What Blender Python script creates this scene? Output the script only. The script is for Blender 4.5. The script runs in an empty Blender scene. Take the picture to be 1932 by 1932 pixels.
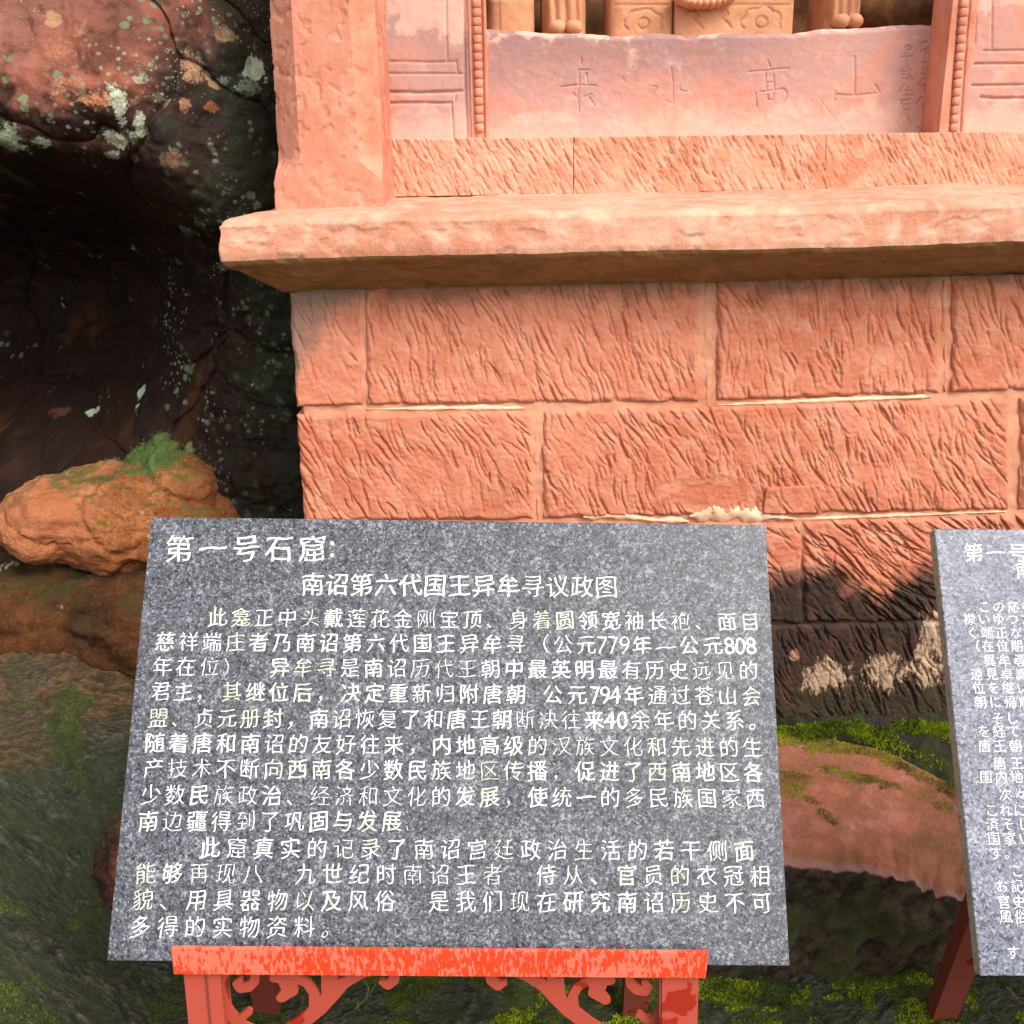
import bpy, bmesh, math
import numpy as np
from mathutils import Matrix, Vector
S = bpy.context.scene
C = S.collection
rng = np.random.default_rng(7)

# ------------------------------------------------------------------ camera
PITCH, ROLL, FPX, CZ = math.radians(19.0), 0.022, 1932.0, 1.6
_R = np.array([1., 0, 0]); _F = np.array([0, math.cos(PITCH), -math.sin(PITCH)]); _D = np.array([0, -math.sin(PITCH), -math.cos(PITCH)])
_c, _s = math.cos(ROLL), math.sin(ROLL)
AX, AD = _c * _R + _s * _D, -_s * _R + _c * _D
CAM = np.array([0., 0, CZ])
def ray(px, py):
    return (px - 966) / FPX * AX + (py - 966) / FPX * AD + _F
def P(px, py, Y):                       # point of a photo ray on the vertical plane y = Y
    d = ray(px, py); return CAM + d * (Y / d[1])
cam = bpy.data.objects.new('camera', bpy.data.cameras.new('camera')); C.objects.link(cam)
cam.matrix_world = Matrix((( *[float(v) for v in (AX[0], -AD[0], -_F[0])], 0), (float(AX[1]), float(-AD[1]), float(-_F[1]), 0), (float(AX[2]), float(-AD[2]), float(-_F[2]), CZ), (0, 0, 0, 1)))
cam.data.sensor_width = 36; cam.data.lens = 36; cam.data.clip_start = 0.05; cam.data.clip_end = 500
S.camera = cam
# ------------------------------------------------------------------ light: soft overcast daylight from the upper right front
SUN_EL, SUN_AZ = math.radians(46), math.radians(140)     # azimuth clockwise from +Y (north)
W = bpy.data.worlds.new('World'); S.world = W; W.use_nodes = True
nt = W.node_tree; bg = nt.nodes['Background']
sky = nt.nodes.new('ShaderNodeTexSky'); sky.sky_type = 'NISHITA'; sky.sun_disc = False
sky.sun_elevation = SUN_EL; sky.sun_rotation = SUN_AZ; sky.air_density = 1.2; sky.dust_density = 4; sky.ozone_density = 1
hs = nt.nodes.new('ShaderNodeHueSaturation'); hs.inputs['Saturation'].default_value = 0.28
nt.links.new(sky.outputs[0], hs.inputs['Color']); nt.links.new(hs.outputs[0], bg.inputs[0]); bg.inputs[1].default_value = 0.15
sl = bpy.data.lights.new('sun', 'SUN'); sl.energy = 0.85; sl.angle = math.radians(26); sl.color = (1, .95, .87)
sun = bpy.data.objects.new('sun', sl); C.objects.link(sun)
sd = Vector((math.sin(SUN_AZ) * math.cos(SUN_EL), math.cos(SUN_AZ) * math.cos(SUN_EL), math.sin(SUN_EL)))
sun.rotation_euler = sd.to_track_quat('Z', 'Y').to_euler()
S.view_settings.view_transform = 'Standard'; S.view_settings.look = 'None'
S.view_settings.exposure = 1.18; S.view_settings.gamma = 1; S.view_settings.use_curve_mapping = False

# ------------------------------------------------------------------ numpy noise
_perm = np.arange(256); np.random.default_rng(3).shuffle(_perm); _perm = np.concatenate([_perm, _perm, _perm])
_g = np.random.default_rng(5).normal(size=(256, 3)); _g /= np.linalg.norm(_g, axis=1)[:, None]
def perlin(x, y, z=0.0):
    x, y, z = np.broadcast_arrays(np.asarray(x, float), y, z)
    xi, yi, zi = np.floor(x).astype(int), np.floor(y).astype(int), np.floor(z).astype(int)
    xf, yf, zf = x - xi, y - yi, z - zi
    xi &= 255; yi &= 255; zi &= 255
    u, v, w = (t * t * t * (t * (t * 6 - 15) + 10) for t in (xf, yf, zf))
    def gr(a, b, c):
        g = _g[_perm[_perm[_perm[xi + a] + yi + b] + zi + c]]
        return g[..., 0] * (xf - a) + g[..., 1] * (yf - b) + g[..., 2] * (zf - c)
    l = lambda t, a, b: a + t * (b - a)
    return l(w, l(v, l(u, gr(0,0,0), gr(1,0,0)), l(u, gr(0,1,0), gr(1,1,0))), l(v, l(u, gr(0,0,1), gr(1,0,1)), l(u, gr(0,1,1), gr(1,1,1)))) * 1.6
def fbm(x, y, z=0.0, o=4, gain=.5):
    r = 0; a = 1.
    for k in range(o):
        f = 2.03 ** k; r = r + a * perlin(np.asarray(x) * f + 7.3 * k, np.asarray(y) * f + 3.1 * k, np.asarray(z) * f); a *= gain
    return r
def sstep(a, b, x):
    t = np.clip((x - a) / (b - a), 0, 1); return t * t * (3 - 2 * t)

# ------------------------------------------------------------------ object helpers
def tag(o, label=None, cat=None, group=None, kind=None):
    if label: o['label'] = label
    if cat: o['category'] = cat
    if group: o['group'] = group
    if kind: o['kind'] = kind
    return o
def empty(name, loc, label, cat, group=None):
    o = bpy.data.objects.new(name, None); C.objects.link(o); o.location = [float(v) for v in loc]; o.empty_display_size = .05
    return tag(o, label, cat, group)
def base_of(p):
    b = Vector((0, 0, 0))
    while p: b += p.location; p = p.parent
    return b
def link(name, me, mat, parent=None):
    o = bpy.data.objects.new(name, me); C.objects.link(o)
    if mat is not None and not me.materials: me.materials.append(mat)
    if parent: o.parent = parent
    return o
def mesh_np(name, V, F, mat, parent=None, smooth=True, sharp=0):
    V = np.asarray(V, float).reshape(-1, 3); F = np.asarray(F, int); k = F.shape[1]
    # origin at the piece's own base point
    b = np.array([V[:, 0].mean(), V[:, 1].mean(), V[:, 2].min()])
    me = bpy.data.meshes.new(name); me.vertices.add(len(V)); me.vertices.foreach_set('co', (V - b).ravel())
    me.loops.add(F.size); me.loops.foreach_set('vertex_index', F.ravel().astype(np.int32))
    me.polygons.add(len(F)); me.polygons.foreach_set('loop_start', np.arange(0, F.size, k, dtype=np.int32))
    me.polygons.foreach_set('loop_total', np.full(len(F), k, np.int32))
    me.polygons.foreach_set('use_smooth', np.full(len(F), smooth))
    me.update(calc_edges=True); me.validate()
    if sharp: me.set_sharp_from_angle(angle=math.radians(sharp))
    o = link(name, me, mat, parent); o.location = Vector(b) - (base_of(parent) if parent else Vector((0, 0, 0)))
    return o
def grid_faces(n, m, flip=False):
    i, j = np.meshgrid(np.arange(n - 1), np.arange(m - 1), indexing='ij'); a = i * m + j
    q = np.stack([a, a + m, a + m + 1, a + 1], -1).reshape(-1, 4)
    return q[:, ::-1] if flip else q
def gnormals(G):
    du = np.gradient(G, axis=0); dv = np.gradient(G, axis=1); n = np.cross(du, dv)
    return n / (np.linalg.norm(n, axis=2, keepdims=True) + 1e-12)
def grid_obj(name, G, mat, parent=None, disp=None, outward=None, smooth=True, skirt=None, sharp=0):
    n = gnormals(G); flip = False
    if outward is not None:
        flip = (n.reshape(-1, 3).mean(0) @ np.asarray(outward, float)) < 0
        if flip: n = -n
    if disp is not None: G = G + n * disp[..., None]
    if skirt is not None:                  # close the sheet into a solid: push a copy of its rim backwards
        off = np.asarray(skirt, float)
        G = np.pad(G, ((1, 1), (1, 1), (0, 0)), mode='edge')
        G[0] += off; G[-1] += off; G[1:-1, 0] += off; G[1:-1, -1] += off
    return mesh_np(name, G, grid_faces(G.shape[0], G.shape[1], flip), mat, parent, smooth, sharp)
def box(name, x0, x1, y0, y1, z0, z1, mat, parent=None, bevel=.002, rot=None, frame=None):
    bm = bmesh.new(); bmesh.ops.create_cube(bm, size=1)
    for v in bm.verts: v.co = Vector(((x0 + x1) / 2 + v.co.x * (x1 - x0), (y0 + y1) / 2 + v.co.y * (y1 - y0), (z0 + z1) / 2 + v.co.z * (z1 - z0)))
    if bevel: bmesh.ops.bevel(bm, geom=bm.edges[:], offset=bevel, segments=2, affect='EDGES', profile=.6)
    if frame is not None: bmesh.ops.transform(bm, matrix=frame, verts=bm.verts)
    return bm_obj(name, bm, mat, parent)
def bm_obj(name, bm, mat, parent=None, smooth=False):
    b = Vector((0, 0, 0))
    if len(bm.verts):
        b = sum((v.co for v in bm.verts), Vector()) / len(bm.verts)
    for v in bm.verts: v.co -= b
    me = bpy.data.meshes.new(name); bm.to_mesh(me); bm.free()
    if smooth: me.shade_smooth()
    o = link(name, me, mat, parent); o.location = b - (base_of(parent) if parent else Vector((0, 0, 0)))
    return o
def tps(pts, val, reg=1e-4):
    pts = np.asarray(pts, float); val = np.asarray(val, float); n = len(pts)
    def U(r2): return np.where(r2 > 1e-12, r2 * np.log(np.maximum(r2, 1e-12)), 0) * .5
    K = U(((pts[:, None] - pts[None]) ** 2).sum(-1)) + reg * np.eye(n); Q = np.hstack([np.ones((n, 1)), pts])
    A = np.block([[K, Q], [Q.T, np.zeros((3, 3))]]); w = np.linalg.solve(A, np.concatenate([val, np.zeros(3)]))
    def f(a, b):
        r = w[n] + w[n + 1] * a + w[n + 2] * b
        for i in range(n): r = r + w[i] * U((a - pts[i, 0]) ** 2 + (b - pts[i, 1]) ** 2)
        return r
    return f
def blob(name, ells, voxel, mat, dispf, label=None, cat=None, parent=None, smooth=8):
    """rock grown from overlapping ellipsoids: (cx,cy,cz, rx,ry,rz, tilt_in_xz)"""
    bm = bmesh.new()
    for cx, cy, cz, rx, ry, rz, a in ells:
        M = Matrix.Translation((cx, cy, cz)) @ Matrix.Rotation(a, 4, 'Y') @ Matrix.Diagonal((rx, ry, rz, 1))
        bmesh.ops.create_icosphere(bm, subdivisions=4, radius=1, matrix=M)
    me = bpy.data.meshes.new(name); bm.to_mesh(me); bm.free()
    o = bpy.data.objects.new(name, me); C.objects.link(o)
    r = o.modifiers.new('r', 'REMESH'); r.mode = 'VOXEL'; r.voxel_size = voxel
    s = o.modifiers.new('s', 'SMOOTH'); s.iterations = smooth; s.factor = .6
    dg = bpy.context.evaluated_depsgraph_get(); em = bpy.data.meshes.new_from_object(o.evaluated_get(dg))
    o.modifiers.clear(); bpy.data.objects.remove(o); bpy.data.meshes.remove(me)
    n = len(em.vertices); V = np.empty(n * 3); em.vertices.foreach_get('co', V); V = V.reshape(-1, 3)
    N = np.empty(n * 3); em.vertex_normals.foreach_get('vector', N); N = N.reshape(-1, 3)
    V = V + N * dispf(V)[:, None]; b = np.array([V[:, 0].mean(), V[:, 1].mean(), V[:, 2].min()])
    em.vertices.foreach_set('co', (V - b).ravel()); em.shade_smooth(); em.update(); em.name = name
    o = link(name, em, mat, parent); o.location = Vector(b) - (base_of(parent) if parent else Vector((0, 0, 0)))
    return tag(o, label, cat)

# ------------------------------------------------------------------ shader helper
class NT:
    def __init__(s, name, rough=.85, spec=.3):
        s.m = bpy.data.materials.new(name); s.m.use_nodes = True; s.t = s.m.node_tree; s.b = s.t.nodes['Principled BSDF']
        s.b.inputs['Roughness'].default_value = rough; s.b.inputs['Specular IOR Level'].default_value = spec
        s.g = s.t.nodes.new('ShaderNodeNewGeometry'); s.pos = s.g.outputs['Position']
    def L(s, a, sock):
        if isinstance(a, (int, float)): sock.default_value = a
        elif isinstance(a, tuple): sock.default_value = (*a, 1) if len(a) == 3 and sock.type == 'RGBA' else a
        else: s.t.links.new(a, sock)
    def map(s, scale, rot=(0, 0, 0), vec=None):
        n = s.t.nodes.new('ShaderNodeMapping'); n.inputs['Scale'].default_value = scale; n.inputs['Rotation'].default_value = rot
        s.L(vec or s.pos, n.inputs['Vector']); return n.outputs[0]
    def noise(s, scale, detail=4, vec=None, rough=.55, dist=0):
        n = s.t.nodes.new('ShaderNodeTexNoise'); n.inputs['Scale'].default_value = scale; n.inputs['Detail'].default_value = detail
        n.inputs['Roughness'].default_value = rough; n.inputs['Distortion'].default_value = dist
        s.L(vec or s.pos, n.inputs['Vector']); return n.outputs['Fac']
    def vor(s, scale, vec=None, feat='F1', out='Distance'):
        n = s.t.nodes.new('ShaderNodeTexVoronoi'); n.feature = feat; n.inputs['Scale'].default_value = scale
        s.L(vec or s.pos, n.inputs['Vector']); return n.outputs[out]
    def ramp(s, f, stops, interp='LINEAR'):
        n = s.t.nodes.new('ShaderNodeValToRGB'); cr = n.color_ramp; cr.interpolation = interp
        while len(cr.elements) < len(stops): cr.elements.new(.5)
        for e, (p, c) in zip(cr.elements, stops):
            e.position = p; e.color = (*c, 1) if isinstance(c, tuple) else (c, c, c, 1)
        s.L(f, n.inputs[0]); return n.outputs[0]
    def mix(s, f, a, b, mode='MIX'):
        n = s.t.nodes.new('ShaderNodeMix'); n.data_type = 'RGBA'; n.blend_type = mode
        s.L(f, n.inputs[0]); s.L(a, n.inputs[6]); s.L(b, n.inputs[7]); return n.outputs[2]
    def math(s, op, a, b=0., c=0., clamp=False):
        n = s.t.nodes.new('ShaderNodeMath'); n.operation = op; n.use_clamp = clamp
        s.L(a, n.inputs[0]); s.L(b, n.inputs[1]); s.L(c, n.inputs[2]); return n.outputs[0]
    def xyz(s, v=None):
        n = s.t.nodes.new('ShaderNodeSeparateXYZ'); s.L(v or s.pos, n.inputs[0]); return n.outputs
    def rand(s):
        n = s.t.nodes.new('ShaderNodeObjectInfo'); return n.outputs['Random']
    def mr(s, v, a, b, c=0., d=1.):
        n = s.t.nodes.new('ShaderNodeMapRange'); n.interpolation_type = 'SMOOTHSTEP'
        for i, q in enumerate((v, a, b, c, d)): s.L(q, n.inputs[i])
        return n.outputs[0]
    def out(s, col, h=None, strength=.5, dist=.004, rough=None):
        s.L(col, s.b.inputs['Base Color'])
        if rough is not None: s.L(rough, s.b.inputs['Roughness'])
        if h is not None:
            n = s.t.nodes.new('ShaderNodeBump'); n.inputs['Strength'].default_value = strength; n.inputs['Distance'].default_value = dist
            s.L(h, n.inputs['Height']); s.t.links.new(n.outputs[0], s.b.inputs['Normal'])
        return s.m
MT = {}
def sandstone(name, dark, mid, pale, palef=.5, grain=.5, rnd=.12, crust=False, olive=None):
    n = NT(name, .9, .2)
    big = n.noise(3.2, 5); med = n.noise(17, 6, dist=.6); fine = n.noise(260, 3); gr = n.noise(70, 5, rough=.7)
    c = n.mix(n.ramp(big, [(.35, 0.), (.65, 1.)]), mid, dark)
    c = n.mix(n.math('MULTIPLY', n.ramp(med, [(.42, 0.), (.66, 1.)]), palef), c, pale)
    c = n.mix(n.ramp(gr, [(.3, .35), (.5, 0.)]), c, dark)
    c = n.mix(n.math('MULTIPLY', n.ramp(fine, [(.35, 0.), (.7, 1.)]), .22), c, pale)
    c = n.mix(n.math('MULTIPLY', n.rand(), rnd), c, dark)
    x, y, z = n.xyz()
    if crust:       # black weathering crust at the wall's foot with pale lichens, grey bloom under the ledge at the corner
        zz = n.math('ADD', z, n.math('MULTIPLY', n.math('SUBTRACT', n.noise(5, 5, dist=.5), .5), .40))
        m = n.mr(zz, .66, .58, 0., 1.)
        lip = n.ramp(n.noise(24, 6, rough=.7), [(.48, 0.), (.62, .6)])
        bl = n.mix(lip, (.022, .018, .014), (.09, .035, .022)); bl = n.mix(n.mr(z, .42, .22, 0., .35), bl, (.03, .045, .012))
        c = n.mix(n.math('MULTIPLY', m, .97), c, bl)
        for (lx, lz, rx, rz) in ((.78, .355, .055, .042), (.93, .36, .045, .05), (1.045, .45, .040, .075), (1.04, .36, .05, .038)):
            ddx = n.math('DIVIDE', n.math('SUBTRACT', x, lx), rx); ddz = n.math('DIVIDE', n.math('SUBTRACT', z, lz), rz)
            r2 = n.math('ADD', n.math('POWER', n.math('ABSOLUTE', ddx), 2.), n.math('POWER', n.math('ABSOLUTE', ddz), 2.))
            r2 = n.math('ADD', r2, n.math('MULTIPLY', n.math('SUBTRACT', n.noise(20, 6, n.map((1.6, 1, .8), (0, .4, 0)), rough=.85), .5), 11.))
            c = n.mix(n.mr(r2, 1.2, .5, 0., .85), c, n.mix(n.noise(90, 3), (.36, .21, .13), (.60, .44, .30)))
        sp = n.mr(n.vor(9, n.map((1, .2, 1))), .16, .12, 0., 1.); sp = n.math('MULTIPLY', sp, n.mr(n.noise(7, 2), .55, .62, 0., .8)); sp = n.math('MULTIPLY', sp, m)
        c = n.mix(sp, c, (.40, .20, .12))
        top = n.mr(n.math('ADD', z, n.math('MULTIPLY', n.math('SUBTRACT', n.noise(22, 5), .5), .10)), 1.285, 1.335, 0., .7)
        c = n.mix(top, c, (.10, .065, .035))  # ledge's shadow painted as a dark band along the top
        cr = n.mr(n.math('ADD', n.math('ADD', x, n.math('MULTIPLY', z, -.9)), n.math('MULTIPLY', n.math('SUBTRACT', n.noise(16, 5), .5), .25)), -1.50, -1.60, 0., .65)
        c = n.mix(cr, c, (.17, .15, .12))
    if olive:
        c = n.mix(n.ramp(n.noise(13, 6, dist=.8), [(.36, .92), (.62, .45)]), c, olive)
    h = n.math('ADD', n.math('MULTIPLY', gr, 1.), n.math('MULTIPLY', fine, .35))
    return n.out(c, h, grain, .004)
RED = (.36, .105, .055); MID = (.52, .185, .105); PALE = (.62, .30, .20)
MT['block'] = sandstone('chiselled_red_sandstone', (.43, .120, .058), (.57, .190, .108), (.65, .305, .20), .5, .6, crust=True)
MT['ledge'] = sandstone('ledge_sandstone', (.42, .155, .085), (.56, .27, .175), (.66, .40, .29), .6, .6)
MT['under'] = sandstone('ledge_underside', (.36, .15, .06), (.48, .23, .10), (.58, .34, .18), .6, .7, olive=(.26, .15, .05))
MT['pillar'] = sandstone('pillar_sandstone', (.44, .14, .075), (.56, .225, .145), (.62, .31, .22), .5, .6)
MT['sill'] = sandstone('sill_sandstone', (.46, .17, .09), (.57, .255, .165), (.64, .36, .25), .6, .6)
MT['mortar'] = sandstone('lime_mortar', (.48, .18, .095), (.58, .255, .15), (.66, .34, .22), .6, .4, rnd=0, crust=True)
MT['cream'] = sandstone('cream_mortar', (.58, .32, .19), (.68, .43, .27), (.78, .57, .39), .7, .3, rnd=0, crust=True)
MT['figure'] = sandstone('carved_ochre_stone', (.36, .145, .065), (.50, .225, .115), (.58, .32, .19), .6, .5)
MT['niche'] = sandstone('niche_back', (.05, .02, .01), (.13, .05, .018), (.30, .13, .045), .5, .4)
def mk_panel():
    n = NT('weathered_panel', .85, .25); x, y, z = n.xyz()
    a = n.noise(4, 6, dist=1.); b = n.noise(15, 6, rough=.65); f = n.noise(120, 3)
    c = n.mix(n.ramp(a, [(.38, 0.), (.6, 1.)]), (.50, .215, .15), (.40, .235, .205))
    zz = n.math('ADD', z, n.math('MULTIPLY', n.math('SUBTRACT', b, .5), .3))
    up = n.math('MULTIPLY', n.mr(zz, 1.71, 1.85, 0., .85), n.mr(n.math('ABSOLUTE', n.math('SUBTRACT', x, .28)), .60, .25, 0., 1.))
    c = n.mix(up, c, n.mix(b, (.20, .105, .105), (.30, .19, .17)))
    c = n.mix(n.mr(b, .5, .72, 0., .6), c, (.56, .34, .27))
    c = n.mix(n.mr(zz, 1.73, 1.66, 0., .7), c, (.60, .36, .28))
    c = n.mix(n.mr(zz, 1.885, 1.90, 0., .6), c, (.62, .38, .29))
    return n.out(c, n.math('ADD', b, n.math('MULTIPLY', f, .3)), .35, .003)
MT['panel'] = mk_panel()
def mk_cliff():
    n = NT('cliff_rock', .75, .18); x, y, z = n.xyz()
    a = n.noise(3, 6, dist=.7); b = n.noise(11, 6, rough=.65, dist=.4); f = n.noise(90, 4, rough=.7); g = n.noise(320, 2)
    c = n.mix(n.ramp(a, [(.36, 0.), (.62, 1.)]), (.22, .070, .042), (.105, .042, .030))
    lichn = n.noise(45, 6, rough=.8); grit_ = n.noise(160, 3)
    s_ = n.math('ADD', n.math('MULTIPLY', x, -1.), n.math('MULTIPLY', z, .9))
    s_ = n.math('ADD', s_, n.math('MULTIPLY', n.math('SUBTRACT', b, .5), .8))
    c = n.mix(n.mr(s_, 2.55, 3.15, 0., .85), c, (.34, .165, .13))  # upper left painted paler, light put into the colour
    c = n.mix(n.mr(n.noise(5.5, 4), .56, .66, 0., .6), c, (.27, .085, .05))
    # black crust plus the hollow's painted shade, thicker low down and towards the shrine
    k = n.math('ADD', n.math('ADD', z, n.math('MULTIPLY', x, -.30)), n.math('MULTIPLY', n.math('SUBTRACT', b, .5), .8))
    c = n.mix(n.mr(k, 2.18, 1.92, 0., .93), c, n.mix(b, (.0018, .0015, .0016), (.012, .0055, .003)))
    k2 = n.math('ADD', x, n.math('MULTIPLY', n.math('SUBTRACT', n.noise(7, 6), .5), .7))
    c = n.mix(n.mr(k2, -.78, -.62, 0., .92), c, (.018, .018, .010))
    # brown seep streaks in the recess
    st = n.noise(4, 4, n.map((1.6, 1, .5), (0, .5, 0)))
    c = n.mix(n.math('MULTIPLY', n.mr(st, .55, .68, 0., .6), n.mr(z, 1.6, 1.4)), c, (.065, .022, .006))
    # orange lichens (discs), green-white lichens (crumbs), mint crust patches
    def spots(scale, r0, r1, m0, m1, ms, col, amt, c, off=0., top=False):
        v = n.map((1, .35, 1)); d = n.math('ADD', n.vor(scale, v), n.math('MULTIPLY', n.math('SUBTRACT', n.noise(scale * 4, 4), .5), r0 * 1.4))
        q = n.math('MULTIPLY', n.mr(d, r0, r1, 0., amt), n.mr(n.noise(ms, 3, n.map((1, 1, 1), (off, off, 0))), m0, m1, 0., 1.))
        if top: q = n.math('MULTIPLY', q, n.mr(z, 1.62, 1.80))
        return n.mix(q, c, col)
    c = spots(9, .32, .26, .58, .62, 5, (.32, .12, .055), .75, c, 0., True)
    c = spots(16, .30, .26, .60, .64, 4, (.36, .20, .10), .7, c, 1., True)
    c = spots(60, .30, .22, .56, .66, 3.2, (.22, .25, .17), .7, c, 2.)
    c = spots(30, .32, .26, .57, .64, 3.5, (.13, .17, .09), .8, c, 3.)
    c = spots(130, .22, .15, .55, .65, 5, (.38, .36, .32), .7, c, 4., True)
    c = spots(12, .34, .28, .66, .69, 6, (.42, .50, .36), .95, c, 5.)
    for px, py, Y_, rx, rz, col, am in ((115,90,2.4,24,22,(.42,.16,.09),.8), (145,165,2.4,34,14,(.46,.19,.10),.8), (205,190,2.4,38,15,(.62,.26,.13),.95), (232,195,2.4,14,32,(.52,.56,.40),.95), (262,235,2.4,10,26,(.50,.54,.38),.9), (262,145,2.4,12,10,(.45,.48,.34),.8),
        (35,262,2.4,24,26,(.42,.50,.32),.95), (85,268,2.4,18,9,(.42,.50,.34),.9), (225,262,2.4,28,16,(.50,.52,.36),.95), (205,292,2.4,14,9,(.34,.40,.28),.8), (432,68,2.6,17,15,(.40,.24,.13),.85), (358,118,2.5,14,20,(.42,.21,.11),.85), (370,138,2.5,18,18,(.42,.23,.13),.8), (358,200,2.5,10,16,(.42,.20,.11),.8),
        (470,165,2.6,16,16,(.26,.32,.20),.9), (435,155,2.6,12,8,(.22,.28,.18),.8), (420,205,2.6,10,10,(.40,.13,.05),.8), (340,300,2.5,22,17,(.20,.11,.06),.8), (272,300,2.5,9,9,(.36,.14,.07),.7), (375,430,2.75,20,11,(.20,.20,.14),.8), (318,498,2.8,10,8,(.16,.20,.14),.8), (425,505,2.7,22,8,(.15,.20,.13),.8), (125,770,3.1,18,7,(.22,.08,.05),.7), (362,845,2.75,12,11,(.26,.28,.13),.8), (363,690,2.9,14,11,(.22,.26,.12),.8), (30,330,2.6,16,24,(.08,.12,.06),.8), (560,690,2.68,30,22,(.05,.07,.035),.8), (590,810,2.68,26,16,(.05,.065,.04),.7), (500,720,2.7,22,28,(.045,.06,.03),.8)):
        q = P(px, py, Y_); k_ = .82 * np.linalg.norm(q - CAM) / FPX; col = tuple(v * .8 for v in col)
        ddx = n.math('DIVIDE', n.math('SUBTRACT', x, float(q[0])), rx * k_); ddz = n.math('DIVIDE', n.math('SUBTRACT', z, float(q[2])), rz * k_)
        r2 = n.math('ADD', n.math('MULTIPLY', ddx, ddx), n.math('MULTIPLY', ddz, ddz)); r2 = n.math('ADD', r2, n.math('MULTIPLY', n.math('SUBTRACT', lichn, .5), 9.))
        c = n.mix(n.mr(r2, 1.25, .5, 0., am), c, n.mix(n.mr(grit_, .4, .65), tuple(v * .6 for v in col), col))
    xm = n.mr(n.math('ADD', x, n.math('MULTIPLY', n.math('SUBTRACT', n.noise(4, 4), .5), .35)), -.86, -.72)
    for sc_, lo_, col_, am_ in ((26, .52, (.06, .085, .04), .8), (48, .52, (.13, .16, .10), .7), (95, .58, (.30, .31, .25), .7)):
        d_ = n.math('ADD', n.vor(sc_, n.map((1, .35, 1))), n.math('MULTIPLY', n.math('SUBTRACT', n.noise(sc_ * 3, 5, rough=.75), .5), .9))
        q_ = n.math('MULTIPLY', n.math('MULTIPLY', n.mr(d_, .30, .22, 0., am_), xm), n.mr(n.noise(7, 4, n.map((1, 1, 1), (sc_, 0, 0))), lo_, lo_ + .08))
        c = n.mix(q_, c, col_)
    h = n.math('ADD', n.math('ADD', b, n.math('MULTIPLY', f, .5)), n.math('MULTIPLY', g, .15))
    return n.out(c, h, .8, .010, n.ramp(b, [(.3, .6), (.7, .9)]))
MT['cliff'] = mk_cliff()
def mk_boulder(name, cols, moss_amt, moss_lo=.35, lich=.6, black_z=None, mossc=(.07, .10, .02), gr_=.5, peak=None):
    n = NT(name, .88, .2); x, y, z = n.xyz(); nz = n.xyz(n.g.outputs['Normal'])[2]
    a = n.noise(5, 5, dist=.8); b = n.noise(19, 6, rough=.65); f = n.noise(110, 4, rough=.7)
    c = n.ramp(a, [(.3, cols[0]), (.5, cols[1]), (.68, cols[2])])
    c = n.mix(n.mr(b, .6, .42, 0., .6), c, cols[0])
    c = n.mix(n.math('MULTIPLY', n.mr(f, .48, .34), gr_), c, tuple(v * .5 for v in cols[0])); c = n.mix(n.math('MULTIPLY', n.mr(f, .55, .68), gr_), c, tuple(min(1, v * 1.25) for v in cols[2]))
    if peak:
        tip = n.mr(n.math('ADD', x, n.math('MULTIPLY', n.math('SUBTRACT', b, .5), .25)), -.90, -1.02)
        c = n.mix(n.math('MULTIPLY', tip, .7), c, n.mix(b, (.30, .085, .028), (.46, .18, .085)))  # lit left tip painted paler
        c = n.mix(n.mr(n.math('ADD', x, n.math('MULTIPLY', n.math('SUBTRACT', b, .5), .3)), -.88, -.72, 0., .7), c, (.10, .032, .009))  # less lit right part painted darker brown
        r2 = n.math('ADD', n.math('POWER', n.math('ABSOLUTE', n.math('DIVIDE', n.math('SUBTRACT', x, peak[0]), .10)), 2.), n.math('POWER', n.math('ABSOLUTE', n.math('DIVIDE', n.math('SUBTRACT', z, peak[1]), .05)), 2.))
        r2 = n.math('ADD', r2, n.math('MULTIPLY', n.math('SUBTRACT', n.noise(26, 6, rough=.8), .5), 5.))
        c = n.mix(n.mr(r2, 1.3, .5, 0., .92), c, n.mix(f, (.030, .055, .012), (.085, .15, .04)))
    if black_z:
        yy = n.math('ADD', y, n.math('MULTIPLY', n.math('SUBTRACT', b, .5), .020))
        c = n.mix(n.mr(yy, 1.850, 1.832, 0., .45), c, (.40, .27, .25))  # mauve highlight painted along the front lip
        c = n.mix(n.mr(yy, 1.824, 1.815, 0., .97), c, n.mix(n.mr(n.noise(30, 6, n.map((1, 1, 1), (0, .7, 0)), rough=.75), .42, .62), n.mix(n.mr(n.noise(9, 4), .48, .6), (.005, .004, .002), (.022, .038, .005)), (.050, .036, .018)))
    m = n.math('MULTIPLY', n.mr(n.math('ADD', nz, n.math('MULTIPLY', n.math('SUBTRACT', b, .5), 1.6)), moss_lo, moss_lo + .35), n.mr(n.noise(6.5, 5), .46, .56, 0., moss_amt))
    c = n.mix(m, c, n.mix(f, mossc, tuple(v * 1.9 for v in mossc)))
    d = n.math('ADD', n.vor(38, n.map((1, .5, 1))), n.math('MULTIPLY', n.math('SUBTRACT', n.noise(150, 3), .5), .4))
    c = n.mix(n.math('MULTIPLY', n.mr(d, .26, .2), n.mr(n.noise(5, 3), .56, .64, 0., lich)), c, (.40, .34, .25))
    return n.out(c, n.math('ADD', b, n.math('MULTIPLY', f, .9)), .9, .010)
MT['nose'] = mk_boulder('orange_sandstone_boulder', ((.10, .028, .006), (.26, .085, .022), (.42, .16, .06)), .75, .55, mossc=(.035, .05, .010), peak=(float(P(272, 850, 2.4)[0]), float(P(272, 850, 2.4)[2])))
MT['lowrock'] = mk_boulder('brown_sandstone_boulder', ((.022, .011, .003), (.075, .024, .006), (.15, .045, .010)), .55, .45, mossc=(.018, .022, .005))
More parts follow.
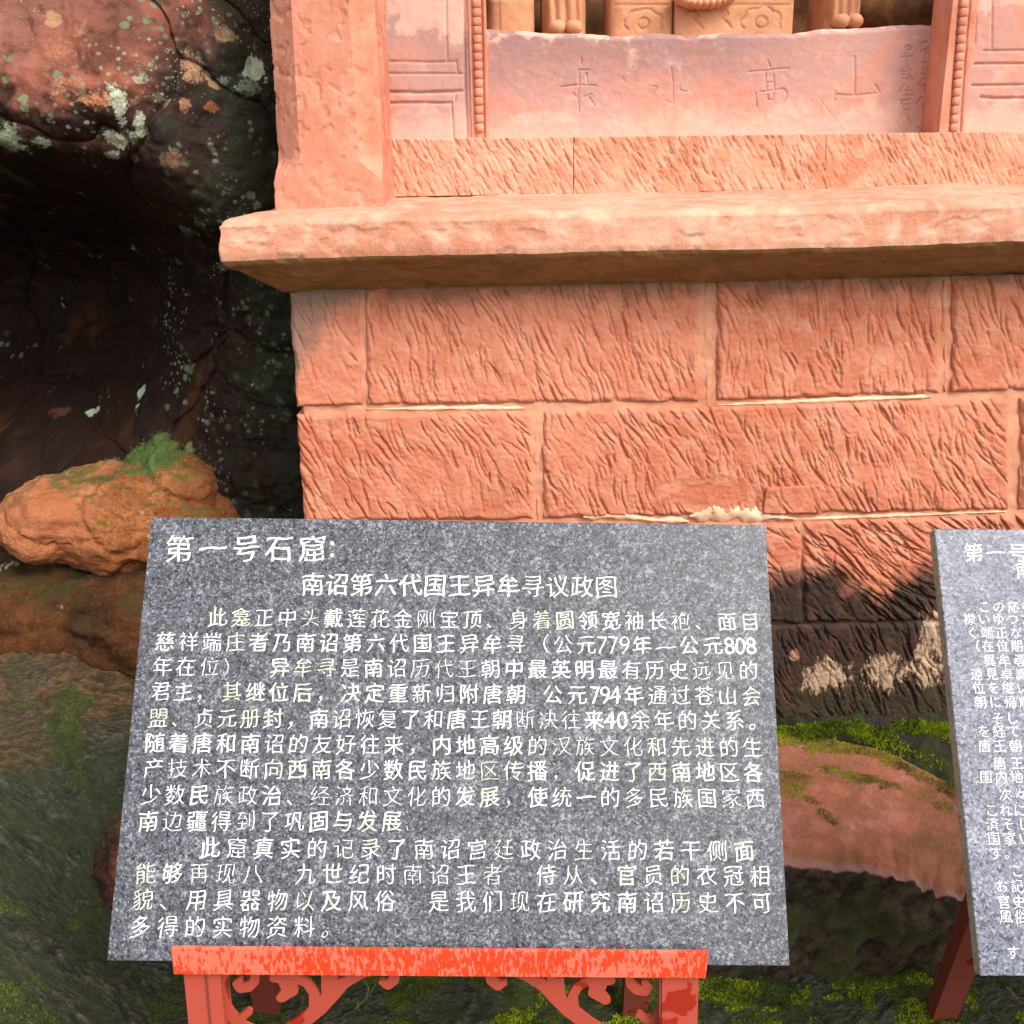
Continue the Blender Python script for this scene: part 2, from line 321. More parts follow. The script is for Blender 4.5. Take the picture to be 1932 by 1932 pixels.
MT['step'] = mk_boulder('pink_step_boulder', ((.25, .115, .055), (.50, .17, .105), (.58, .25, .18)), .0, .35, lich=.2, black_z=.135, gr_=.2)
MT['redrock'] = mk_boulder('dark_red_rock', ((.012, .009, .006), (.09, .03, .02), (.30, .09, .05)), .3, .5, mossc=(.035, .05, .010))
MT['found'] = mk_boulder('dark_foundation_rock', ((.012, .010, .007), (.028, .022, .014), (.055, .038, .024)), .6, .3, lich=.3, mossc=(.028, .035, .008))
def mk_ground():
    n = NT('mossy_ground_rock', .7, .4); x, y, z = n.xyz()
    def attr(nm):
        t = n.t.nodes.new('ShaderNodeAttribute'); t.attribute_name = nm; return t.outputs['Fac']
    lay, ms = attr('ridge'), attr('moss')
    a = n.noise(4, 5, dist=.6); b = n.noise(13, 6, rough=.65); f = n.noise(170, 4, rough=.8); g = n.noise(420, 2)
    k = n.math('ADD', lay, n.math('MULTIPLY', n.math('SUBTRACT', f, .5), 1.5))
    c = n.ramp(k, [(.12, (.008, .009, .005)), (.38, (.022, .026, .013)), (.62, (.062, .062, .042)), (.9, (.17, .16, .13))])  # relief shading put into the colour: dark troughs, pale crests
    c = n.mix(n.mr(b, .38, .56, 0., .7), c, n.mix(f, (.018, .026, .006), (.055, .064, .016)))
    zz = n.math('ADD', z, n.math('MULTIPLY', n.math('SUBTRACT', b, .5), .10))
    oc = n.ramp(k, [(.1, (.035, .020, .005)), (.45, (.085, .043, .013)), (.8, (.20, .105, .045))])  # ochre ground with the same painted trough and crest shading
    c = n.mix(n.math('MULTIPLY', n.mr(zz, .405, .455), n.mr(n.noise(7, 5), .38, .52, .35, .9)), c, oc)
    gcol = n.mix(n.mr(f, .35, .65), (.014, .020, .005), n.mix(n.mr(n.noise(9, 3), .44, .62), (.050, .058, .014), (.10, .125, .014)))
    c = n.mix(n.mr(n.math('ADD', ms, n.math('MULTIPLY', n.math('SUBTRACT', f, .5), .5)), .35, .65, 0., .9), c, gcol)
    return n.out(c, n.math('ADD', n.math('MULTIPLY', f, 1.), n.math('MULTIPLY', g, .5)), 1., .010, n.mr(k, .2, .8, .75, .38))
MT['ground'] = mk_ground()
def mk_moss(name, a, b):
    n = NT(name, .8, .2); f = n.noise(14, 4); c = n.mix(n.ramp(f, [(.38, 0.), (.62, 1.)]), a, b)
    return n.out(c)
MT['moss'] = mk_moss('green_moss', (.035, .050, .008), (.13, .16, .012))
MT['moss_bright'] = mk_moss('bright_moss', (.10, .15, .008), (.34, .40, .010))
MT['moss_cool'] = mk_moss('cool_moss', (.03, .07, .02), (.09, .18, .045))
MT['grass'] = mk_moss('grass_blade', (.18, .30, .06), (.30, .42, .12))
MT['straw'] = mk_moss('dry_straw', (.42, .38, .15), (.55, .52, .25))
def mk_granite(name, dark, mid, lite, vein, amt):
    n = NT(name, .42, .35)
    cell = n.xyz(n.vor(400, out='Color'))[0]; cell2 = n.xyz(n.vor(270, out='Color'))[1]; a = n.noise(120, 4, rough=.8); w = n.noise(5, 4); v = n.noise(22, 6, rough=.75, dist=.8)
    k = n.math('ADD', n.math('ADD', n.math('MULTIPLY', cell, .42), n.math('MULTIPLY', cell2, .30)), n.math('MULTIPLY', n.math('SUBTRACT', a, .36), 1.05))
    k = n.math('ADD', k, n.math('MULTIPLY', n.math('SUBTRACT', v, .5), .5))
    c = n.ramp(k, [(.28, dark), (.40, mid), (.60, mid), (.80, lite)])
    k = n.math('MULTIPLY', n.mr(v, .54, .66), n.ramp(w, [(.36, .2), (.62, 1.)]))
    c = n.mix(n.math('MULTIPLY', n.math('MULTIPLY', k, n.mr(cell, .3, .5)), amt), c, vein)
    return n.out(c, a, .03, .001, n.ramp(cell, [(0., .36), (1., .5)]))
MT['granite'] = mk_granite('grey_granite', (.008, .009, .014), (.058, .060, .070), (.20, .20, .23), (.26, .255, .28), .6)
MT['granite2'] = mk_granite('pale_grey_granite', (.014, .016, .026), (.098, .104, .138), (.26, .26, .31), (.30, .30, .35), .5)
MT['granite_edge'] = mk_granite('sawn_granite_edge', (.13, .12, .085), (.30, .28, .22), (.40, .38, .30), (.45, .43, .34), .5)
def mk_paint(name, a, b, streak):
    n = NT(name, .42, .5); f = n.noise(160, 3)
    if streak:
        s = n.noise(1, 3, n.map((250, 90, 75)), rough=.5); w = n.noise(14, 2)
        k = n.mr(n.math('ADD', s, n.math('MULTIPLY', n.math('SUBTRACT', w, .5), .45)), .495, .515)
        rg = n.mr(k, 0., 1., .4, .55)
    else:
        k = n.mr(n.noise(9, 4), .60, .62, 0., 1.); rg = n.mr(k, 0., 1., .55, .25)
    c = n.mix(k, a, b)
    c = n.mix(n.mr(n.noise(45, 5, rough=.7), .62, .72, 0., .45), c, tuple(v * .45 for v in a))
    return n.out(c, f, .12, .002, rg)
MT['shelf'] = mk_paint('wet_streaked_red_paint', (.62, .135, .085), (.60, .040, .007), True)
MT['paint'] = mk_paint('faded_red_paint', (.34, .050, .028), (.26, .018, .008), False)
MT['paint_dark'] = mk_paint('rust_brown_paint', (.15, .028, .017), (.10, .015, .008), False)
def mk_letter(name, a, b):
    n = NT(name, .6, .3); w = n.noise(9, 4); f = n.noise(260, 3, rough=.7)
    c = n.mix(n.mr(n.math('ADD', w, n.math('MULTIPLY', n.math('SUBTRACT', f, .5), .5)), .52, .64, 0., .7), a, b)
    c = n.mix(n.mr(n.noise(420, 4, rough=.8), .50, .66, 0., .45), c, (.22, .22, .23))
    return n.out(c)
MT['letter'] = mk_letter('white_letter_paint', (.66, .67, .66), (.40, .43, .20))
MT['letter2'] = mk_letter('clean_white_letter_paint', (.84, .84, .86), (.66, .66, .64))

# ------------------------------------------------------------------ carving: grooves rasterised into a height field
def carve(X, Z, lines, H):
    """lines: list of (pts[[x,z]..], width, depth); H is lowered in place. X[i],Z[j] are the grid's axes"""
    for pts, w, d in lines:
        pts = np.asarray(pts, float)
        lo, hi = pts.min(0) - w * 2.2, pts.max(0) + w * 2.2
        i0, i1 = np.searchsorted(X, [lo[0], hi[0]]); j0, j1 = np.searchsorted(Z, [lo[1], hi[1]])
        if i1 - i0 < 1 or j1 - j0 < 1: continue
        gx, gz = X[i0:i1, None], Z[None, j0:j1]; dist = np.full((i1 - i0, j1 - j0), 9.)
        for a, b in zip(pts[:-1], pts[1:]):
            ab = b - a; t = np.clip(((gx - a[0]) * ab[0] + (gz - a[1]) * ab[1]) / (ab @ ab + 1e-12), 0, 1)
            dist = np.minimum(dist, np.hypot(gx - a[0] - t * ab[0], gz - a[1] - t * ab[1]))
        H[i0:i1, j0:j1] = np.minimum(H[i0:i1, j0:j1], -d * np.clip(1 - dist / w, 0, 1) ** .8)
def chisel(X, Z, ang, rnd, dens=1., dep=1., length=(.03, .11), seed=0, wd=1.):
    """tool marks: slanting tapered furrows, steep on one flank"""
    r = np.random.default_rng(seed); H = np.zeros((len(X), len(Z)))
    area = (X[-1] - X[0]) * (Z[-1] - Z[0]); n = int(area * 1500 * dens); st = X[1] - X[0]
    for _ in range(n):
        cx, cz = r.uniform(X[0], X[-1]), r.uniform(Z[0], Z[-1])
        th = ang + rnd * 1.3 * perlin(cx * 5 + seed, cz * 6) + r.normal() * rnd * .35
        L = r.uniform(*length); w = r.uniform(.0022, .0050) * wd; d = r.uniform(.0028, .0090) * dep * (.35 + .65 * r.random() ** .7)
        dx, dz = math.cos(th), math.sin(th); cv = r.normal() * 3.2
        R = L / 2 + w
        i0, i1 = np.searchsorted(X, [cx - abs(dx) * R - w * 2, cx + abs(dx) * R + w * 2]); j0, j1 = np.searchsorted(Z, [cz - abs(dz) * R - w * 2, cz + abs(dz) * R + w * 2])
        if i1 - i0 < 2 or j1 - j0 < 2: continue
        gx, gz = X[i0:i1, None] - cx, Z[None, j0:j1] - cz
        s = gx * dx + gz * dz; t = -gx * dz + gz * dx + cv * (s * s - L * L / 12) + .0006 * np.sin(s * 150 + cx * 99) + .0004 * np.sin(s * 420 + cz * 99)
        q = np.clip(1 - (2 * s / L) ** 2, 0, 1) ** .6
        tw = t / (w * (.35 + .65 * q)); prof = np.where(tw < 0, np.clip(1 + tw / .45, 0, 1), np.clip(1 - tw / 1.9, 0, 1))
        H[i0:i1, j0:j1] = np.minimum(H[i0:i1, j0:j1], -d * q * prof) - 0.18 * d * q * prof
    return H

# ================================================================== SETTING: ground, cliff
def pt(px, py, Y): p = P(px, py, Y); return p
gp = [pt(*q) for q in ((0,1270,2.10),(230,1270,2.15),(0,1400,1.92),(210,1440,1.92),(0,1600,1.68),(150,1600,1.80),(0,1750,1.48),(140,1720,1.70),(0,1932,1.28),(190,1830,1.55),(200,1932,1.44),
    (345,1890,1.60),(500,1895,1.63),(600,1932,1.59),(1000,1932,1.60),(1200,1908,1.64),(1400,1850,1.735),(1700,1850,1.735),(1932,1850,1.735),(1932,1932,1.60),(1790,1922,1.62))]
gp += [np.array(q) for q in ((-.5,.4,.0),(.5,.4,-.02),(-2.2,.3,.2),(2.2,.3,-.02),(2.5,1.8,-.03),(1.2,2.5,.0),(0.,2.5,.0),(-1.2,.6,.10),(-2.2,1.5,.5),(-1.9,2.4,.75),(-1.,2.5,.55),(-.4,2.4,.12),(-.35,1.9,.05))]
gp = np.array(gp); gf = tps(gp[:, :2], gp[:, 2], 2e-3)
def ground_z(x, y): return gf(x, y)
def ridge(x, y):
    w = fbm(x * 2.2, y * 2.2, 1, 3); q = y - .30 * x
    a = 1 - np.abs(perlin(x * 15 + w * 3, q * 52 + w * 7, 7)) * 2.2; b = 1 - np.abs(perlin(x * 38, q * 115 + w * 6, 2)) * 2.0; c = fbm(x * 80, q * 150, 4, 2)
    return np.clip(.30 * a + .34 * b + .28 * c + .16, 0, 1)
def mossf(x, y):                     # 0..1 cover of moss on the rock floor
    v = fbm(x * 5.5, y * 6.5, 1, 4) + .30 * fbm(x * 26, y * 30, 4, 3)
    bias = np.interp(x, [-1.5, -.75, -.45, .3, 1.5], [-.36, -.22, .14, .34, .34]) + .22 * sstep(1.60, 1.74, y) * (x > -.4)
    return sstep(-.02, .22, v + bias)
def ground_detail(x, y):
    w = fbm(x * 2, y * 2, 1, 3); t = sstep(-.1, -.6, x)
    return np.abs(perlin(x * 9 + w * 2, y * 26 + w * 3, 3)) * .012 * (t * .8 + .25) + (ridge(x, y) - .5) * (.006 + .008 * t) * (1 - .65 * sstep(1.80, 1.95, y)) + .010 * fbm(x * 7, y * 7, 2, 3)
xs = np.concatenate([np.linspace(-6, -1.5, 20)[:-1], np.linspace(-1.5, 1.6, 900), np.linspace(1.6, 6, 20)[1:]])
ys = np.concatenate([np.linspace(-6, .9, 24)[:-1], np.linspace(.9, 2.45, 560)])
GX, GY = np.meshgrid(xs, ys, indexing='ij')
fx, fy = np.clip(GX, -2.2, 2.2), np.clip(GY, .2, 2.5)
GZ = ground_z(fx, fy)
GZ = GZ + ground_detail(GX, GY) * (np.abs(GX) < 1.6)
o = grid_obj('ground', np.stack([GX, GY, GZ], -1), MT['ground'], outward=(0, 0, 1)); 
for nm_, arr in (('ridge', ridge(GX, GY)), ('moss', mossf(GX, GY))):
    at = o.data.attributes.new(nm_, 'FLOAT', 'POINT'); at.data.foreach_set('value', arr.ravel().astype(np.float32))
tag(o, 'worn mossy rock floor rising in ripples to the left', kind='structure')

cp = [(p, p_[2]) for p, p_ in ((P(*q), q) for q in (
    (-700,0,2.2),(-700,500,2.6),(-700,1000,2.7),(0,-500,2.3),(480,-500,2.75),(0,0,2.42),(250,0,2.45),(480,0,2.62),(0,150,2.34),(250,180,2.38),(480,180,2.58),(0,270,2.36),(200,290,2.40),(350,350,2.46),(500,380,2.60),
    (0,370,2.75),(130,400,2.95),(0,470,3.35),(180,500,3.35),(270,430,3.0),(360,470,2.72),(480,520,2.66),(0,620,3.5),(230,640,3.3),(330,640,2.92),(440,650,2.74),(560,650,2.70),(0,760,3.2),(200,760,3.1),(340,800,2.80),(500,850,2.68),
    (0,860,2.85),(150,860,2.82),(300,900,2.7),(560,1000,2.66),(0,1100,2.72),(400,1150,2.62),(600,1300,2.6)))]
cxy = np.array([[p[0], p[2]] for p, _ in cp]); cv = np.array([v for _, v in cp]); cf = tps(cxy, cv, 1e-3)
xs = np.concatenate([np.linspace(-5, -1.7, 14)[:-1], np.linspace(-1.7, -.33, 420)]); zs = np.concatenate([np.linspace(-.3, .5, 30)[:-1], np.linspace(.5, 2.3, 520), np.linspace(2.3, 3.9, 12)[1:]])
X, Z = np.meshgrid(xs, zs, indexing='ij')
Y = np.clip(cf(np.clip(X, -2, -.3), np.clip(Z, 0, 2.4)), 2.15, 3.6)
dt = -(.035 * fbm(X * 3.2, Z * 3.2, 9, 5) + .010 * fbm(X * 18, Z * 18, 4, 3))
w = fbm(X * 2.5, Z * 2.5, 2, 3) * .12
vx = np.full(X.shape, 9.)             # cracks along Voronoi edges
cc = np.random.default_rng(12).uniform([-1.9, .3], [-.3, 2.4], (30, 2)); dd = np.stack([np.hypot((X + w - a), (Z + w - b) * 1.15) for a, b in cc]); dd.sort(axis=0)
edge = dd[1] - dd[0]; dt = dt + .018 * np.exp(-(edge / .006) ** 2) + .010 * np.exp(-(edge / .05) ** 2)
Y = Y + dt
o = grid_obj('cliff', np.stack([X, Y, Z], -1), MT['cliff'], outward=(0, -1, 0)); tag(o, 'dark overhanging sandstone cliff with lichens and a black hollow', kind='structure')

xs = np.linspace(1.42, 6, 160); zs = np.linspace(-.3, 3.9, 150); X, Z = np.meshgrid(xs, zs, indexing='ij')
Y = 2.75 - .5 * sstep(1.7, 2.6, X) - .12 * fbm(X * 1.6, Z * 1.6, 3, 5)
o = grid_obj('cliff', np.stack([X, Y, Z], -1), MT['cliff'], outward=(0, -1, 0)); tag(o, 'sandstone cliff going on beyond the right end of the shrine', kind='structure')

# ================================================================== SHRINE
YW = 2.30                                # face of the block wall
xw = float(P(548, 700, YW)[0])
shrine = empty('stone_shrine', (.6, 2.7, .2), 'red sandstone cave shrine of chiselled blocks under a thick projecting ledge', 'shrine')
def face_rect(px0, px1, pyt, pyb, Yp):
    a = P(px0, pyt, Yp); b = P(px1, pyb, Yp); return a[0], b[0], b[2], a[2]
def stone(name, quad, seed, mat, parent, ang=math.radians(110), rnd=.26, res=.0023, Yp=YW, dens=1., dep=1., rim=.009, bulge=.004, depth=.22, extra=None, chips=True, length=(.03, .11), smooth_patches=(), wd=1.):
    """quad: four photo corners TL,TR,BR,BL on the face plane"""
    q = [P(px, py, Yp) for px, py in quad]
    w = max(q[1][0] - q[0][0], q[2][0] - q[3][0]); h = max(q[0][2] - q[3][2], q[1][2] - q[2][2])
    n, m = max(8, int(w / res)), max(8, int(h / res))
    U, V = np.linspace(0, 1, n)[:, None], np.linspace(0, 1, m)[None, :]       # V from bottom to top
    G = (((1 - U) * (1 - V))[..., None] * q[3] + (U * (1 - V))[..., None] * q[2] + (U * V)[..., None] * q[1] + ((1 - U) * V)[..., None] * q[0])
    xa = np.linspace(0, w, n); za = np.linspace(0, h, m)
    H = chisel(xa, za, ang, rnd, dens, dep, length, seed, wd)
    X, Z = xa[:, None], za[None, :]
    warp = .012 * fbm(X * 9 + seed, Z * 9, 0, 3)
    fl = perlin((X * math.sin(ang) - Z * math.cos(ang)) * 58 + warp * 220 + seed, (X * math.cos(ang) + Z * math.sin(ang)) * 8, seed)
    H = H + fl * .0006 * dep * (dens > 0)
    sm = sstep(.15, .45, fbm(X * 5 + seed * 3, Z * 7, 3, 2)) * .6
    for (sx, sz, rx, rz) in smooth_patches:
        sm = np.maximum(sm, sstep(1.1, .7, np.hypot((X - sx) / rx, (Z - sz) / rz) + .25 * fbm(X * 20, Z * 20, 1, 3)))
    H = H * (1 - sm) - .002 * sm
    H = H + .0026 * fbm(X * 11 + seed, Z * 11, 5, 4) + .0011 * fbm(X * 70, Z * 90, seed, 3)
    de = np.minimum(np.minimum(X, w - X), np.minimum(Z, h - Z)) + .006 * fbm(X * 16 + seed, Z * 16, 8, 3) + .004
    H = H - rim * (1 - sstep(0, rim * 1.5, de)) + bulge
    if extra is not None: H = H + extra(X, Z)
    G = G + np.array([0, -1., 0]) * H[..., None]
    jx = .003 * fbm(Z * 14 + seed, X * 0 + seed, 2, 3); rimw = 1 - sstep(0, .02, np.minimum(X, w - X))
    G[..., 0] += jx * rimw
    return grid_obj(name, G, mat, parent, outward=(0, -1, 0), skirt=(0, depth, 0))
# the courses of blocks
B = [ # quad, seed, kwargs
 ([(546,553),(676,546),(684,764),(560,768)], 1, dict(dens=.45, dep=.75, rnd=.5)),
 ([(688,546),(1316,531),(1318,757),(694,764)], 2, dict(dens=1.05)),
 ([(1354,530),(1768,522),(1772,742),(1352,756)], 3, dict(dens=.85, ang=math.radians(103), dep=.95, rnd=.34)),
 ([(1797,521),(2160,515),(2160,728),(1796,740)], 4, dict(dens=.8)),
 ([(559,784),(1000,776),(1006,980),(574,984)], 5, dict(dens=.95, ang=math.radians(114), rnd=.36)),
 ([(1024,776),(1904,752),(1902,962),(1026,978)], 6, dict(dens=1.05, ang=math.radians(113), rnd=.34, smooth_patches=((.40, .06, .13, .045),))),
 ([(1926,751),(2300,742),(2300,952),(1924,961)], 7, dict()),
 ([(576,996),(1040,990),(1046,1190),(590,1196)], 8, dict()),
 ([(1052,990),(1511,986),(1514,1174),(1056,1190)], 9, dict(dens=.7, ang=math.radians(100), rnd=.6)),
 ([(1516,984),(2300,962),(2300,1162),(1518,1175)], 10, dict(dens=1., ang=math.radians(132), dep=1.7, length=(.05, .16), wd=1.3)),
 ([(590,1202),(1290,1188),(1292,1368),(600,1384)], 11, dict()),
 ([(1298,1183),(2300,1166),(2300,1352),(1300,1368)], 12, dict(ang=math.radians(112), dep=1.3, wd=1.15)),
]
for q, s, kw in B:
    stone('stone_block', q, s, MT['block'], shrine, **kw)
# mortar bed behind and between the blocks
def mortar(name, quad, mat, off, depth=.15, res=.006, rough=.003, yb=YW, parent=shrine, sk=True):
    q = [P(px, py, yb) + np.array([0, off, 0]) for px, py in quad]
    n = max(4, int(np.linalg.norm(q[1] - q[0]) / res)); m = max(4, int(np.linalg.norm(q[0] - q[3]) / res))
    U, V = np.linspace(0, 1, n)[:, None], np.linspace(0, 1, m)[None, :]
    G = (((1 - U) * (1 - V))[..., None] * q[3] + (U * (1 - V))[..., None] * q[2] + (U * V)[..., None] * q[1] + ((1 - U) * V)[..., None] * q[0])
    H = rough * fbm(G[..., 0] * 22, G[..., 2] * 22, 3, 4)
    return grid_obj(name, G, mat, parent, disp=H, outward=(0, -1, 0), skirt=(0, depth, 0) if sk else None)
mortar('mortar', [(556,546),(2300,512),(2300,1356),(612,1392)], MT['mortar'], .006, rough=.004)
def bead_of(name, pts, r, mat, yb=YW, off=-.001):   # irregular smear of mortar standing in a joint
    a = np.array([P(px, py, yb) for px, py in pts]); L = np.concatenate([[0], np.cumsum(np.linalg.norm(np.diff(a, axis=0), axis=1))])
    t = np.linspace(0, L[-1], max(6, int(L[-1] / .004))); c = np.stack([np.interp(t, L, a[:, k]) for k in range(3)], -1)
    d = np.gradient(c, axis=0); d /= np.linalg.norm(d, axis=1)[:, None]; nrm = np.stack([-d[:, 2], 0 * t, d[:, 0]], -1)
    ww = r * np.clip(1 + 1.1 * fbm(t * 14, r * 99, 1, 4), .12, 2.2) * np.clip(np.minimum(t, L[-1] - t) / .02, .15, 1); k = np.linspace(-1, 1, 9)
    G = c[:, None] + nrm[:, None] * (ww[:, None] * k[None])[..., None]; G[..., 1] += off + .010 * (k ** 2)[None] + .0025 * fbm(G[..., 0] * 40, G[..., 2] * 40, 2, 3)
    return grid_obj(name, G, mat, shrine, outward=(0, -1, 0), skirt=(0, .015, 0))
bead_of('mortar_joint', [(690,773),(860,771),(990,771)], .0065, MT['cream'], off=.002)
bead_of('mortar_joint', [(1352,765),(1480,760),(1640,753),(1760,749)], .0068, MT['cream'], off=.001)
bead_of('mortar_joint', [(1334,535),(1336,640),(1336,768)], .019, MT['mortar'], off=.004)
bead_of('mortar_joint', [(1783,528),(1785,640),(1785,740)], .010, MT['mortar'], off=.003)
bead_of('mortar_joint', [(1012,778),(1014,880),(1016,982)], .012, MT['mortar'], off=.005)
bead_of('mortar_joint', [(1300,975),(1340,966),(1390,966),(1440,974),(1500,978)], .017, MT['cream'], off=-.004)
bead_of('mortar_joint', [(1440,983),(1560,979),(1700,974),(1900,966)], .0055, MT['cream'], off=.002)
bead_of('mortar_joint', [(1100,975),(1180,974),(1230,982),(1300,984)], .011, MT['cream'], off=-.002)
# small block of stone left standing proud at a repair
st = stone('stone_patch', [(1446,920),(1548,915),(1550,968),(1440,968)], 41, MT['block'], shrine, dens=.5, Yp=YW - .004, depth=.02, rim=.004, res=.0025)
# ---- ledge: level stack following the front and left outline, x/y inset per level
yl = 2.15
lev = [(.0, 1.335, .004), (.35, 1.372, -.075), (.96, 1.410, -.150), (1.0, 1.418, -.156), (1.06, 1.43, -.158), (1.9, 1.486, -.152), (2.0, 1.497, -.140), (2.06, 1.501, -.12), (3.2, 1.512, .12), (4.5, 1.523, .42)]
lt = np.array([l[0] for l in lev]); tz = np.concatenate([np.linspace(0, 1.0, 22), np.linspace(1.0, 2.06, 26)[1:], np.linspace(2.06, 4.5, 40)[1:]])
lz = np.interp(tz, lt, [l[1] for l in lev]); li = np.interp(tz, lt, [l[2] for l in lev])
Ly, Lx = .62, 2.3
nu1, nu2 = 90, 620
def ledge_grid(tz, lz, li):
    G = np.zeros((nu1 + nu2, len(tz), 3))
    for j, (z, ins) in enumerate(zip(lz, li)):
        x0 = xw + ins * .56; y0 = YW + ins
        a = np.linspace(YW + .62, y0, nu1, endpoint=False); G[:nu1, j] = np.stack([np.full(nu1, x0), a, np.full(nu1, z)], -1)
        b = np.linspace(x0, 1.75, nu2); G[nu1:, j] = np.stack([b, np.full(nu2, y0), np.full(nu2, z)], -1)
    return G
def ledge_noise(G, s=1.):
    x, y, z = G[..., 0], G[..., 1], G[..., 2]
    return s * (.0028 * fbm(x * 6, z * 14, y * 6, 4) + .0014 * fbm(x * 38, z * 38, y * 38, 3)) - s * .0025 * sstep(.25, .5, fbm(x * 11, z * 22, y * 11 + 5, 3))
k = int(np.searchsorted(tz, 1.0)) + 1
def out_disp(G):
    n = gnormals(G); c = np.array([1.5, 3.2, 1.45]); sgn = np.sign(((G - c) * n).sum(-1).mean()); return G + n * sgn * ledge_noise(G)[..., None]
LG = out_disp(ledge_grid(tz, lz, li)); LG[..., 2] += .003 * perlin(LG[..., 0] * 3, 1.5) * 1.0
ledge = grid_obj('ledge', LG[:, k - 1:], MT['ledge'], shrine, outward=(0, -1, 1)); ledge['label'] = 'thick pale ledge slab projecting over the blocks'
und = grid_obj('ledge_underside', LG[:, :k], MT['under'], shrine, outward=(0, -1, -1)); und['label'] = 'sloping brown stained underside of the ledge'
# ---- pillar with stopped chamfers
yp0 = YW + .035
pl = P(517, 380, yp0)[0]; pr = P(722, 385, yp0)[0]
zt = 2.45; zb = 1.497
NS = 22
def pillar_section(z):
    t = sstep(1.555, 1.615, z); c = .0015 + t * .042; cb = c * 1.02
    lean = (z - zb) * .030
    x0, x1, y0, y1 = pl + lean + t * 0.006, pr + lean * .3, yp0 + .0 * t, yp0 + .26
    co = [(x0, y1), (x0, y0 + c), (x0 + c * 1.25, y0), (x1 - cb * 1.1, y0), (x1, y0 + cb), (x1, y1)]
    pts = []
    for a, b, ns in zip(co[:-1], co[1:], (40, NS, 60, NS, 40)):
        for s in np.linspace(0, 1, ns, endpoint=False): pts.append((a[0] + (b[0] - a[0]) * s, a[1] + (b[1] - a[1]) * s, z))
    pts.append((*co[-1], z)); return pts
zz = np.linspace(zb, zt, 230)
PG = np.array([pillar_section(z) for z in zz]).transpose(1, 0, 2)
hx = .0012 * fbm(PG[..., 0] * 14, PG[..., 2] * 10, PG[..., 1] * 14, 4) - .0022 * sstep(.25, .5, fbm(PG[..., 0] * 34, PG[..., 2] * 34, PG[..., 1] * 20, 2)) + .0008 * perlin((PG[..., 0] - PG[..., 2] * .5) * 190, PG[..., 2] * 30)
n_ = gnormals(PG); sg = np.sign((n_[..., 1][40 + NS + 10:40 + NS + 50]).mean()); PG = PG - n_ * sg * hx[..., None]
pil = grid_obj('pillar', PG, MT['pillar'], shrine, outward=(0, -1, 0), sharp=24); pil['label'] = 'square pink stone pillar with chamfered corners'
# ---- chiselled sill course
YS = 2.60
for i, (a, b) in enumerate(((724, 1081), (1082.3, 1557), (1558.3, 2200))):
    f = lambda x, l, r, x0=700, x1=1932: l + (r - l) * (x - x0) / (x1 - x0)
    t0, t1 = f(a, 263, 248), f(b, 263, 248); b0, b1 = f(a, 372, 352), f(b, 372, 352)
    stone('sill_block', [(a, t0), (b, t1), (b, b1), (a, b0)], 20 + i, MT['sill'], shrine, ang=math.radians(118), rnd=.12, Yp=YS, dens=2.6, dep=.75, rim=.0016, bulge=0, depth=.14, res=.0026, length=(.02, .06), wd=.8)
# ---- recessed panels
YP, YR = 2.625, 2.735
def panel(name, quad, Yp, lines, mat, res=.0024, depth=.1, extra=None, label=None, rough=1.):
    q = [P(px, py, Yp) for px, py in quad]; x0, x1 = q[3][0], q[2][0]; x0 = min(q[0][0], q[3][0]); x1 = max(q[1][0], q[2][0])
    z0, z1 = min(q[2][2], q[3][2]), max(q[0][2], q[1][2])
    xa, za = np.arange(x0, x1, res), np.arange(z0, z1, res); H = np.zeros((len(xa), len(za)))
    LL = []
    for pts, w, d in lines:
        LL.append(([[P(px, py, Yp)[0], P(px, py, Yp)[2]] for px, py in pts], w, d))
    X, Z = np.meshgrid(xa, za, indexing='ij')
    carve(xa, za, LL, H)
    H = H + rough * (.0016 * fbm(X * 7, Z * 7, 2, 3) + .0006 * fbm(X * 60, Z * 60, 3, 2))
    if extra is not None: H = H + extra(X, Z)
    G = np.stack([X, np.full_like(X, Yp) - H, Z], -1)
    o = grid_obj(name, G, mat, shrine, outward=(0, -1, 0), skirt=(0, depth, 0))
    if label: o['label'] = label
    return o
z9 = lambda L: [(661.9 + x * .1435, y * .1435) for x, y in L]
gl = [(z9([(330, 815), (700, 808), (1000, 818), (1385, 812)]), .0035, .004), (z9([(330, 970), (900, 968), (1480, 972)]), .0035, .004),
      (z9([(330, 1215), (600, 1212), (900, 1220), (1500, 1200)]), .005, .007), (z9([(330, 1362), (900, 1352), (1330, 1358)]), .0045, .006),
      (z9([(1250, -2600), (1250, 0), (1265, 800)]), .003, .004), (z9([(1388, 800), (1395, 900), (1408, 970)]), .0035, .004), (z9([(1378, 1240), (1368, 1350)]), .003, .004),
      (z9([(1320, 1370), (1335, 1560), (1350, 1830)]), .0035, .005), (z9([(1475, -2600), (1485, 0), (1500, 1100), (1530, 1830)]), .005, .008)]
panel('left_panel', [(700, -260), (893, -260), (893, 266), (700, 266)], YP, gl, MT['panel'], label='left panel carved with rails')
